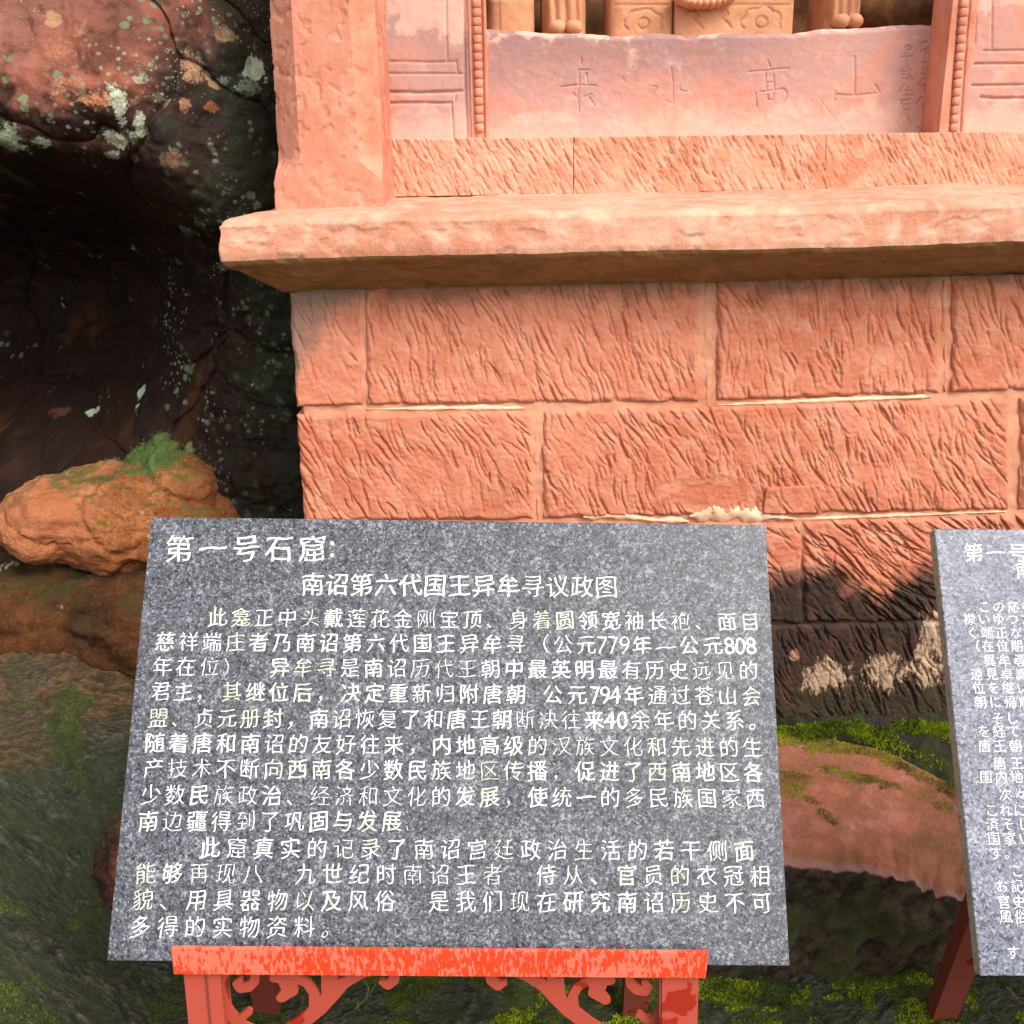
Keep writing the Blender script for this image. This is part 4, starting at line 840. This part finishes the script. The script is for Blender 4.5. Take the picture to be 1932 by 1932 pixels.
# ================================================================== SIGNS
def cam_axis_vec(a): return a
class Slab:
    def __init__(s, TL, u, v, name, label, mat, parent_label):
        s.TL, s.u, s.v = np.array(TL), np.array(u) / np.linalg.norm(u), np.array(v); s.h = np.linalg.norm(v); s.v = s.v / s.h; s.w = 1.0
        s.v = s.v - s.u * (s.v @ s.u); s.v /= np.linalg.norm(s.v)
        s.n = np.cross(s.v, s.u); s.n /= np.linalg.norm(s.n)
        if s.n[1] > 0: s.n = -s.n
        s.th = .022
        c = s.TL + s.u * .5 * s.w + s.v * s.h
        s.root = empty(name, c, label, 'stone sign')
        M = Matrix((( *s.u, 0), ( *(-s.v), 0), ( *s.n, 0), (0, 0, 0, 1))).transposed(); M.translation = Vector(s.TL); s.M = M   # local x right, y up, z out
        bm = bmesh.new(); bmesh.ops.create_cube(bm, size=1)
        for q in bm.verts: q.co = Vector((.5 * s.w + q.co.x * s.w, -.5 * s.h + q.co.y * s.h, -s.th / 2 + q.co.z * s.th))
        bmesh.ops.bevel(bm, geom=bm.edges[:], offset=.0014, segments=2, affect='EDGES', profile=.5)
        for q in bm.faces: q.material_index = 0 if q.normal.z > .9 else 1
        bmesh.ops.transform(bm, matrix=M, verts=bm.verts)
        o = bm_obj('slab', bm, mat, s.root); o.data.materials.append(MT['granite_edge'])
    def uv(s, px, py):
        d = ray(px, py); t = ((s.TL - CAM) @ s.n) / (d @ s.n); p = CAM + d * t - s.TL; return p @ s.u, p @ s.v
_gc = {}
GN = 52
def glyph(ch, weight):
    """a brush-weighted glyph: the outline's signed distance on a small grid, thickened by stroke direction, then filled by marching squares"""
    k = (ch, weight)
    if k in _gc: return _gc[k]
    cu = bpy.data.curves.new('g', 'FONT'); cu.body = ch; cu.size = 1; cu.dimensions = '2D'; cu.fill_mode = 'NONE'; cu.resolution_u = 2
    ob = bpy.data.objects.new('g', cu); C.objects.link(ob); bpy.context.view_layer.update()
    me = ob.evaluated_get(bpy.context.evaluated_depsgraph_get()).to_mesh()
    V = np.array([v.co[:2] for v in me.vertices]).reshape(-1, 2); E = np.array([e.vertices[:] for e in me.edges], int).reshape(-1, 2)
    ob.to_mesh_clear(); bpy.data.objects.remove(ob); bpy.data.curves.remove(cu)
    a, b = V[E[:, 0]], V[E[:, 1]]
    lo, hi = V.min(0) - .05, V.max(0) + .05; st = .92 / GN
    xa = np.arange(lo[0], hi[0] + st, st); ya = np.arange(lo[1], hi[1] + st, st); X, Y = np.meshgrid(xa, ya, indexing='ij'); p = np.stack([X.ravel(), Y.ravel()], -1)
    ab = b - a; L2 = (ab ** 2).sum(1) + 1e-12
    t = np.clip(((p[:, None] - a) * ab).sum(2) / L2, 0, 1); d = np.linalg.norm(p[:, None] - a - t[..., None] * ab, axis=2)
    i = d.argmin(1); D = d[np.arange(len(p)), i]
    up = (a[:, 1] <= p[:, 1:2]) != (b[:, 1] <= p[:, 1:2]); xc = a[:, 0] + (p[:, 1:2] - a[:, 1]) / np.where(ab[:, 1] == 0, 1e-9, ab[:, 1]) * ab[:, 0]
    ins = ((up & (p[:, :1] < xc)).sum(1) % 2).astype(bool)
    horiz = np.abs(ab[i, 0]) / np.sqrt(L2[i])          # 1 on the edges of horizontal strokes
    off = {'b': .001, 'r': -.008, 't': -.017}[weight] + (1 - horiz) * {'b': .006, 'r': .005, 't': .003}[weight] - horiz * .003
    off = off + .007 * np.sin(p[:, 0] * 13 + ord(ch)) * np.sin(p[:, 1] * 11 + ord(ch) * .7)
    D = (np.where(ins, -D, D) - off).reshape(X.shape)
    D[0] = D[-1] = 1; D[:, 0] = D[:, -1] = 1; D[np.abs(D) < 1e-6] = 1e-6
    VV, FF, vc = [], [], {}
    def vert(i, j):
        q = (i, j)
        if q not in vc: vc[q] = len(VV); VV.append((xa[i], ya[j]))
        return vc[q]
    def cutv(A, B):
        q = (A, B) if A < B else (B, A)
        if q not in vc:
            (i, j), (i2, j2) = q; t = D[i, j] / (D[i, j] - D[i2, j2]); vc[q] = len(VV); VV.append((xa[i] + (xa[i2] - xa[i]) * t, ya[j] + (ya[j2] - ya[j]) * t))
        return vc[q]
    N = D < 0; s4 = N[:-1, :-1] * 1 + N[1:, :-1] * 1 + N[1:, 1:] * 1 + N[:-1, 1:] * 1
    for i, j in zip(*np.nonzero(s4)):
        i = int(i); j = int(j); cs = [(i, j), (i + 1, j), (i + 1, j + 1), (i, j + 1)]; poly = []
        for m in range(4):
            A, B = cs[m], cs[(m + 1) % 4]
            if N[A]: poly.append(vert(*A))
            if N[A] != N[B]: poly.append(cutv(A, B))
        for m in range(1, len(poly) - 1): FF.append((poly[0], poly[m], poly[m + 1]))
    _gc[k] = (np.array(VV), np.array(FF)); return _gc[k]
_ref = glyph('国', 'r')[0]; EMC = (_ref.min(0) + _ref.max(0)) / 2; EMW = (_ref.max(0) - _ref.min(0))[0] / .85
def lay(slab, name, items, mat, slant=.07):
    """items: (char, px, py, em, weight) laid on the slab as thin painted lettering, one object per character"""
    for ch, px, py, em, wt in items:
        V, F = glyph(ch, wt)
        if not len(F): continue
        a, b = slab.uv(px, py); c = EMC
        if ch.isdigit() or ch == '.': mn, mx = V.min(0), V.max(0); c = (mn + mx) / 2; sc = em * (.86 if ch != '.' else .13) / (mx - mn)[1]; X = (V[:, 0] - c[0]) * sc * .95; Yy = (V[:, 1] - c[1]) * sc
        else: sc = em / EMW; X = (V[:, 0] - c[0]) * sc * .98; Yy = (V[:, 1] - c[1]) * sc
        if a > 1.0: continue
        jig = np.sin(px * 12.9 + py * 7.1); jg2 = np.sin(px * 5.3 + py * 3.7)
        X = X + em * .018 * np.sin(Yy / em * 7 + jig * 3); Yy = Yy + slant * X * (1 + .4 * jig) + em * .02 * np.sin(X / em * 8 + jg2 * 3)
        W_ = slab.TL + (a + X)[:, None] * slab.u + (b - Yy)[:, None] * slab.v + .0005 * slab.n
        if np.cross(W_[F[0, 1]] - W_[F[0, 0]], W_[F[0, 2]] - W_[F[0, 0]]) @ slab.n < 0: F = F[:, ::-1]
        mesh_np(name, W_, F, mat, slab.root, smooth=False)
def row(text, wts, x0, x1, y0, y1, em, X0, X1):
    n = len(text); out = []
    for i, ch in enumerate(text):
        x = x0 + (x1 - x0) * i / max(1, n - 1); y = y0 + (y1 - y0) * (x - X0) / (X1 - X0)
        if ch != ' ': out.append((ch, x, y, em, wts[i] if i < len(wts) else 'r'))
    return out
V1 = np.array([-.0190, -.368, -.557])
big = Slab([-.585, 1.572, 1.064], [.999, 0, -.037], V1, 'granite_sign', 'large grey granite slab with thirteen lines of white Chinese writing on the red shelf', MT['granite'], None)
EM = .0318
LINES = [
 ([('第一号石窟', 'bbbbb', 338, 590)], 1036, 1037, .0465), ([('南诏第六代国王异牟寻议政图', 'bbbbbbbbbrrrr', 590, 1144)], 1103, 1108, .0385),
 ([('此龛正中头戴莲花金刚宝顶、身着圆领宽袖长袍、面目', 'bbrrtbrrrtrrtrrbbbrrttrr', 411, 1415)], 1165, 1174, EM),
 ([('慈祥端庄者乃南诏第六代国王异牟寻（公元', 'brrrbbbbbrrbbbbrrrr', 312, 1106), ('779', 'ttt', 1136, 1178), ('年—公元', 'bbbb', 1211, 1345), ('808', 'bbb', 1376, 1417)], 1211, 1219, EM),
 ([('年在位） 异牟寻是南诏历代王朝中最英明最有历史远见的', 'rrttrbrrrbrtttrbbbbbrrrttr', 307, 1412)], 1258, 1266, EM),
 ([('君主，', 'rrr', 304, 388), ('其继位后，', 'rbbbr', 438, 615), ('决定重新归附唐朝', 'bbbrrbbb', 662, 974), ('公元', 'bb', 1043, 1089), ('794', 'rrr', 1123, 1160), ('年通过苍山会', 'brrrrr', 1196, 1417)], 1305, 1314, EM),
 ([('盟、贞元册封，南诏恢复了和唐王朝断决往来', 'rtrrrbbbrrrbrbrbtttb', 299, 1121), ('40', 'bb', 1150, 1174), ('余年的关系。', 'rrrrbb', 1208, 1430)], 1355, 1360, EM),
 ([('随着唐和南诏的友好往来，内地高级的汉族文化和先进的生', 'bbbbbrrrrrrrbbbbrttttrrrrr', 292, 1420)], 1402, 1411, EM),
 ([('产技术不断向西南各少数民族地区传播，促进了西南地区各', 'rttrrrbbbrbbrrtrbtbbrrbbrb', 290, 1421)], 1450, 1458, EM),
 ([('少数民族政治、经济和文化的发展，使统一的多民族国家西', 'rrbttbrtttttrbbtbrbrrrrrtr', 285, 1425)], 1500, 1507, EM),
 ([('南边疆得到了巩固与发展。', 'btbrtrrbbbbt', 280, 785)], 1550, 1550, EM),
 ([('此窟真实的记录了南诏宫廷政治生活的若干侧面', 'brbbrtrbrrrtrrtrrbrrb', 397, 1404)], 1600, 1606, EM),
 ([('能够再现八 九世纪时南诏王者 侍从、官员的衣冠相', 'rbttttrrrrttrtrrtbbrrrr', 275, 1434)], 1648, 1653, EM),
 ([('貌、用具器物以及风俗 是我们现在研究南诏历史不可', 'rtrrrrtbrrtrrrtrbbbrrrrr', 270, 1437)], 1698, 1704, EM),
 ([('多得的实物资料。', 'brrrrrrr', 265, 626)], 1749, 1751, EM)]
for segs, ya, yb, em in LINES:
    X0, X1 = segs[0][2], max(s[3] for s in segs); it = []
    if X1 < 900: X1 = X0 + 1130; 
    for t, w_, a, b in segs: it += row(t, w_, a, b, ya, yb, em, X0, X1)
    if em > .04:
        it += [('.', 627, 1026, .05, 'b'), ('.', 627, 1048, .05, 'b')]
    lay(big, 'character', it, MT['letter'])
u2 = np.array([.999, 0, -.028]); s2 = Slab([.6815, 1.550, 1.0215], u2, [-.007, -.368, -.557], 'granite_sign', 'paler granite slab with Japanese writing, cut off at the right edge of the photo', MT['granite2'], None)
z5 = lambda x, y: (1735 + x * .2315, 983.8 + y * .2315)
z6 = lambda x, y: (1735 + x * .25, 1395.3 + y * .25)
def rr(f, t, x0, dx, y, em=.0300, w_='b'): return [(c, *f(x0 + dx * i, y), em, w_) for i, c in enumerate(t) if c != ' ']
J = [rr(z5, '第一号石窟', 440, 180, 258, .032), rr(z5, '南詔', 850, 140, 400, .029), rr(z5, 'この龕中央', 525, 118, 698, .0200, 'r'), rr(z5, '襟いゆつた', 405, 118, 798, .0200, 'r'), rr(z5, 'く端正な顔', 430, 118, 910, .0200, 'r'), rr(z5, '（在位期間', 440, 117, 1017, .0200, 'r'), rr(z5, '異牟尋は', 570, 122, 1135, .0200, 'r'),
     rr(z5, '遠見卓識', 465, 122, 1247, .0200, 'r'), rr(z5, '位を継いだ', 480, 120, 1358, .0200, 'r'), rr(z5, '朝に帰順し', 495, 122, 1476, .0200, 'r'), rr(z5, 'そして', 635, 118, 1605, .0200, 'r'), rr(z5, 'を経て', 525, 120, 1712, .0200, 'r'), rr(z5, '唐王朝と', 530, 125, 1832, .0200, 'r'),
     rr(z6, '唐王朝', 605, 130, 180, .0200, 'r'), rr(z6, '国内地の', 500, 116, 285, .0200, 'r'), rr(z6, '次々と', 645, 120, 418, .0200, 'r'), rr(z6, 'これに', 540, 108, 535, .0200, 'r'), rr(z6, '済そして', 550, 118, 640, .0200, 'r'), rr(z6, '国家い', 560, 118, 750, .0200, 'r'), rr(z6, 'す。', 575, 108, 858, .0200, 'r'), rr(z6, 'この', 735, 118, 990, .0200, 'r'), rr(z6, 'お記録', 620, 115, 1107, .0200, 'r'), rr(z6, '官史と', 635, 115, 1228, .0200, 'r'), rr(z6, '風俗を', 650, 115, 1338, .0200, 'r'), rr(z6, 'す', 705, 115, 1610, .0200, 'r')]
for it in J: lay(s2, 'character', it, MT['letter2'], .03)

# ---- easels: red painted steel stands
def bar(name, a, b, w, d, mat, parent, bevel=.002, cut_z=None):
    a, b = Vector(a), Vector(b); ax = (b - a).normalized(); L = (b - a).length
    xx = Vector((1, 0, 0)); yy = ax.cross(xx).normalized(); xx = yy.cross(ax).normalized()
    bm = bmesh.new(); bmesh.ops.create_cube(bm, size=1)
    for v in bm.verts: v.co = a + ax * (L * (v.co.z + .5)) + xx * (v.co.x * w) + yy * (v.co.y * d)
    bmesh.ops.bevel(bm, geom=bm.edges[:], offset=bevel, segments=2, affect='EDGES', profile=.6)
    return bm_obj(name, bm, mat, parent)
def plate2d(name, strokes, Y, thick, mat, parent, res, smooth=False):
    """flat cut plate from overlapping tapered strokes (x, z, radius): marching-squares outline, extruded"""
    A = [np.array(s, float) for s in strokes]; allp = np.concatenate(A); lo = allp[:, :2].min(0) - .03; hi = allp[:, :2].max(0) + .03
    xa, za = np.arange(lo[0], hi[0], res), np.arange(lo[1], hi[1], res); X, Z = np.meshgrid(xa, za, indexing='ij'); D = np.full(X.shape, 9.)
    for s in A:
        for a, b in zip(s[:-1], s[1:]):
            ab = b[:2] - a[:2]; t = np.clip(((X - a[0]) * ab[0] + (Z - a[1]) * ab[1]) / (ab @ ab + 1e-12), 0, 1)
            D = np.minimum(D, np.hypot(X - a[0] - t * ab[0], Z - a[1] - t * ab[1]) - (a[2] + (b[2] - a[2]) * t))
    bm = bmesh.new(); vc = {}
    def vert(i, j): 
        k = (i, j)
        if k not in vc: vc[k] = bm.verts.new((xa[i], Y, za[j]))
        return vc[k]
    def cut(i, j, i2, j2):
        k = (min((i, j), (i2, j2)), max((i, j), (i2, j2)))
        if k not in vc:
            (p, q), (p2, q2) = k; t = D[p, q] / (D[p, q] - D[p2, q2]); t = min(max(t, .02), .98); vc[k] = bm.verts.new((xa[p] + (xa[p2] - xa[p]) * t, Y, za[q] + (za[q2] - za[q]) * t))
        return vc[k]
    for i in range(len(xa) - 1):
        for j in range(len(za) - 1):
            cs = [(i, j), (i + 1, j), (i + 1, j + 1), (i, j + 1)]; ins = [D[c] < 0 for c in cs]
            if not any(ins): continue
            poly = []
            for k in range(4):
                c, c2 = cs[k], cs[(k + 1) % 4]
                if ins[k]: poly.append(vert(*c))
                if ins[k] != ins[(k + 1) % 4]: poly.append(cut(*c, *c2))
            if len(poly) >= 3:
                try: bm.faces.new(poly)
                except ValueError: pass
    bmesh.ops.recalc_face_normals(bm, faces=bm.faces)
    if sum(f.normal.y for f in bm.faces) > 0: bmesh.ops.reverse_faces(bm, faces=bm.faces)
    r = bmesh.ops.extrude_face_region(bm, geom=bm.faces[:]); vs = [v for v in r['geom'] if isinstance(v, bmesh.types.BMVert)]
    bmesh.ops.translate(bm, verts=vs, vec=(0, thick, 0)); bmesh.ops.recalc_face_normals(bm, faces=bm.faces)
    return bm_obj(name, bm, mat, parent)
def easel(slab, x_l, x_r, rear, label, full=True):
    BL = slab.TL + slab.v * slab.h; zsh = BL[2]; ysh = BL[1]
    root = empty('sign_stand', ((x_l + x_r) / 2, ysh, 0), label, 'sign stand')
    tilt = slab.u[2]; mid = BL[2] + tilt * ((x_l + x_r) / 2 - BL[0])
    yf = ysh - .0085
    M = Matrix.Rotation(-math.atan(tilt), 4, 'Y'); cx = (x_l + x_r) / 2
    F = Matrix.Translation((cx, yf, mid)) @ M
    wv = (x_r - x_l) / 2
    # shelf: front lip and tray under the slab
    box('shelf_lip', -wv, wv, 0, .006, -.0165, .031, MT['shelf'], root, .0012, frame=F)
    box('shelf_tray', -wv, wv, .0062, .060, -.0163, -.0128, MT['paint'], root, .001, frame=F)
    lx, rx = x_l + .036, x_r - .036
    z0 = mid - .0195
    for k, x in enumerate((lx, rx)):
        zt_ = z0 + tilt * (x - cx)
        a = (x, yf + .034, zt_ + .003); b = (x - .012 * (1 if k == 0 else 0) * 0, yf - .02, float(ground_z(x, yf - .02)) - .02)
        leg = bar('front_leg', a, b, .050, .040, MT['paint'], root)
        bar('weld_seam', (x + (.006 if k == 0 else -.030), yf + .0125, zt_ - .002), (x + (.006 if k == 0 else -.030), yf - .036, b[2] + .05), .0022, .0022, MT['paint_dark'], leg, .0004)
    for x, (ty, tz), (by, bz) in rear:
        bar('rear_leg', (x, ty, tz), (x, by, float(ground_z(x, by)) - .01), .046, .036, MT['paint_dark'], root)
    # back rail joining rear legs under the slab and uprights the slab leans on
    for x in (lx, rx):
        p0 = BL + slab.u * ((x - BL[0])) - slab.n * (slab.th + .016); p1 = p0 - slab.v * .45
        bar('upright', tuple(p0 + slab.v * .03), tuple(p1), .040, .028, MT['paint_dark'], root)
    return root, yf, cx, mid
BLb = big.TL + big.v * big.h
xl = float(P(322, 1800, BLb[1] - .0085)[0]); xr = float(P(1335, 1808, BLb[1] - .0085)[0])
rx1_, rx2_ = float(P(503, 1880, 1.62)[0]), float(P(1197, 1890, 1.64)[0])
st1, yf, cx, midz = easel(big, xl, xr, [(rx1_, (1.47, .80), (1.63, 0)), (rx2_, (1.47, .78), (1.645, 0))], 'red painted steel stand with scrollwork holding the large sign')
# scrollwork brackets under the shelf (drawn once, mirrored for the other side)
YB = yf + .022
zc = lambda x, y: (304.1 + x * .287, 1770.9 + y * .287)
def sw(L):
    out = []
    for x, y, r_ in L:
        p = P(*zc(x, y), YB); out.append((p[0], p[2], r_ * .287 / FPX * 1.56))
    return out
A1 = sw([(520, 272, 20), (492, 300, 24), (520, 330, 34), (570, 322, 36), (612, 285, 30), (618, 235, 26), (580, 200, 26), (500, 180, 34), (425, 205, 36), (382, 270, 36), (378, 340, 36), (402, 420, 38), (450, 500, 38), (520, 575, 38), (620, 625, 42), (720, 640, 42), (820, 618, 46), (930, 550, 50), (1040, 460, 52), (1125, 365, 52), (1190, 300, 42), (1300, 240, 34), (1420, 205, 24), (1560, 200, 18), (1650, 200, 10)])
A2 = sw([(1100, 370, 46), (1105, 280, 52), (1108, 200, 58)])
A3 = sw([(1010, 450, 38), (1004, 365, 32), (960, 300, 30), (890, 268, 32), (830, 262, 36), (745, 262, 34)])
A4 = sw([(830, 300, 55), (850, 340, 50), (790, 392, 34)]); A5 = sw([(520, 530, 26), (575, 485, 26)]); A6 = sw([(1535, 210, 34), (1530, 275, 34), (1490, 308, 34), (1448, 290, 20)]); A7 = sw([(790, 180, 15), (792, 250, 15)]); A8 = sw([(325, 330, 12), (360, 335, 20)]); A9 = sw([(400, 190, 22), (620, 185, 20)])
strokes = [A1, A2, A3, A4, A5, A6, A7, A8, A9]
plate2d('scroll_bracket', strokes, YB, .006, MT['paint'], st1, .0026)
xm = (xl + xr)
mir = [[(xm - x, z - .037 * (xm - 2 * x) * 1.0 , r_) for x, z, r_ in s] for s in strokes]
plate2d('scroll_bracket', mir, YB, .006, MT['paint'], st1, .0026)
bm = bmesh.new(); pb_ = P(1412, 2010, 1); pz = P(920 * .8944 + 1528 * .287, 1980 * .8944 + 342 * .287, YB - .004)
bmesh.ops.create_uvsphere(bm, u_segments=12, v_segments=8, radius=.0045, matrix=Matrix.Translation(Vector(pz))); bm_obj('rivet', bm, MT['paint'], st1, True)
x2l = float(P(1932, 1800, 1.19)[0]) + .035
easel(s2, x2l, x2l + .78, [(float(P(1795, 1880, 1.6)[0]), (1.42, .76), (1.635, 0)), (float(P(1795, 1880, 1.6)[0]) + .64, (1.42, .74), (1.635, 0))], 'red painted steel stand of the second sign, only one rear leg in view')
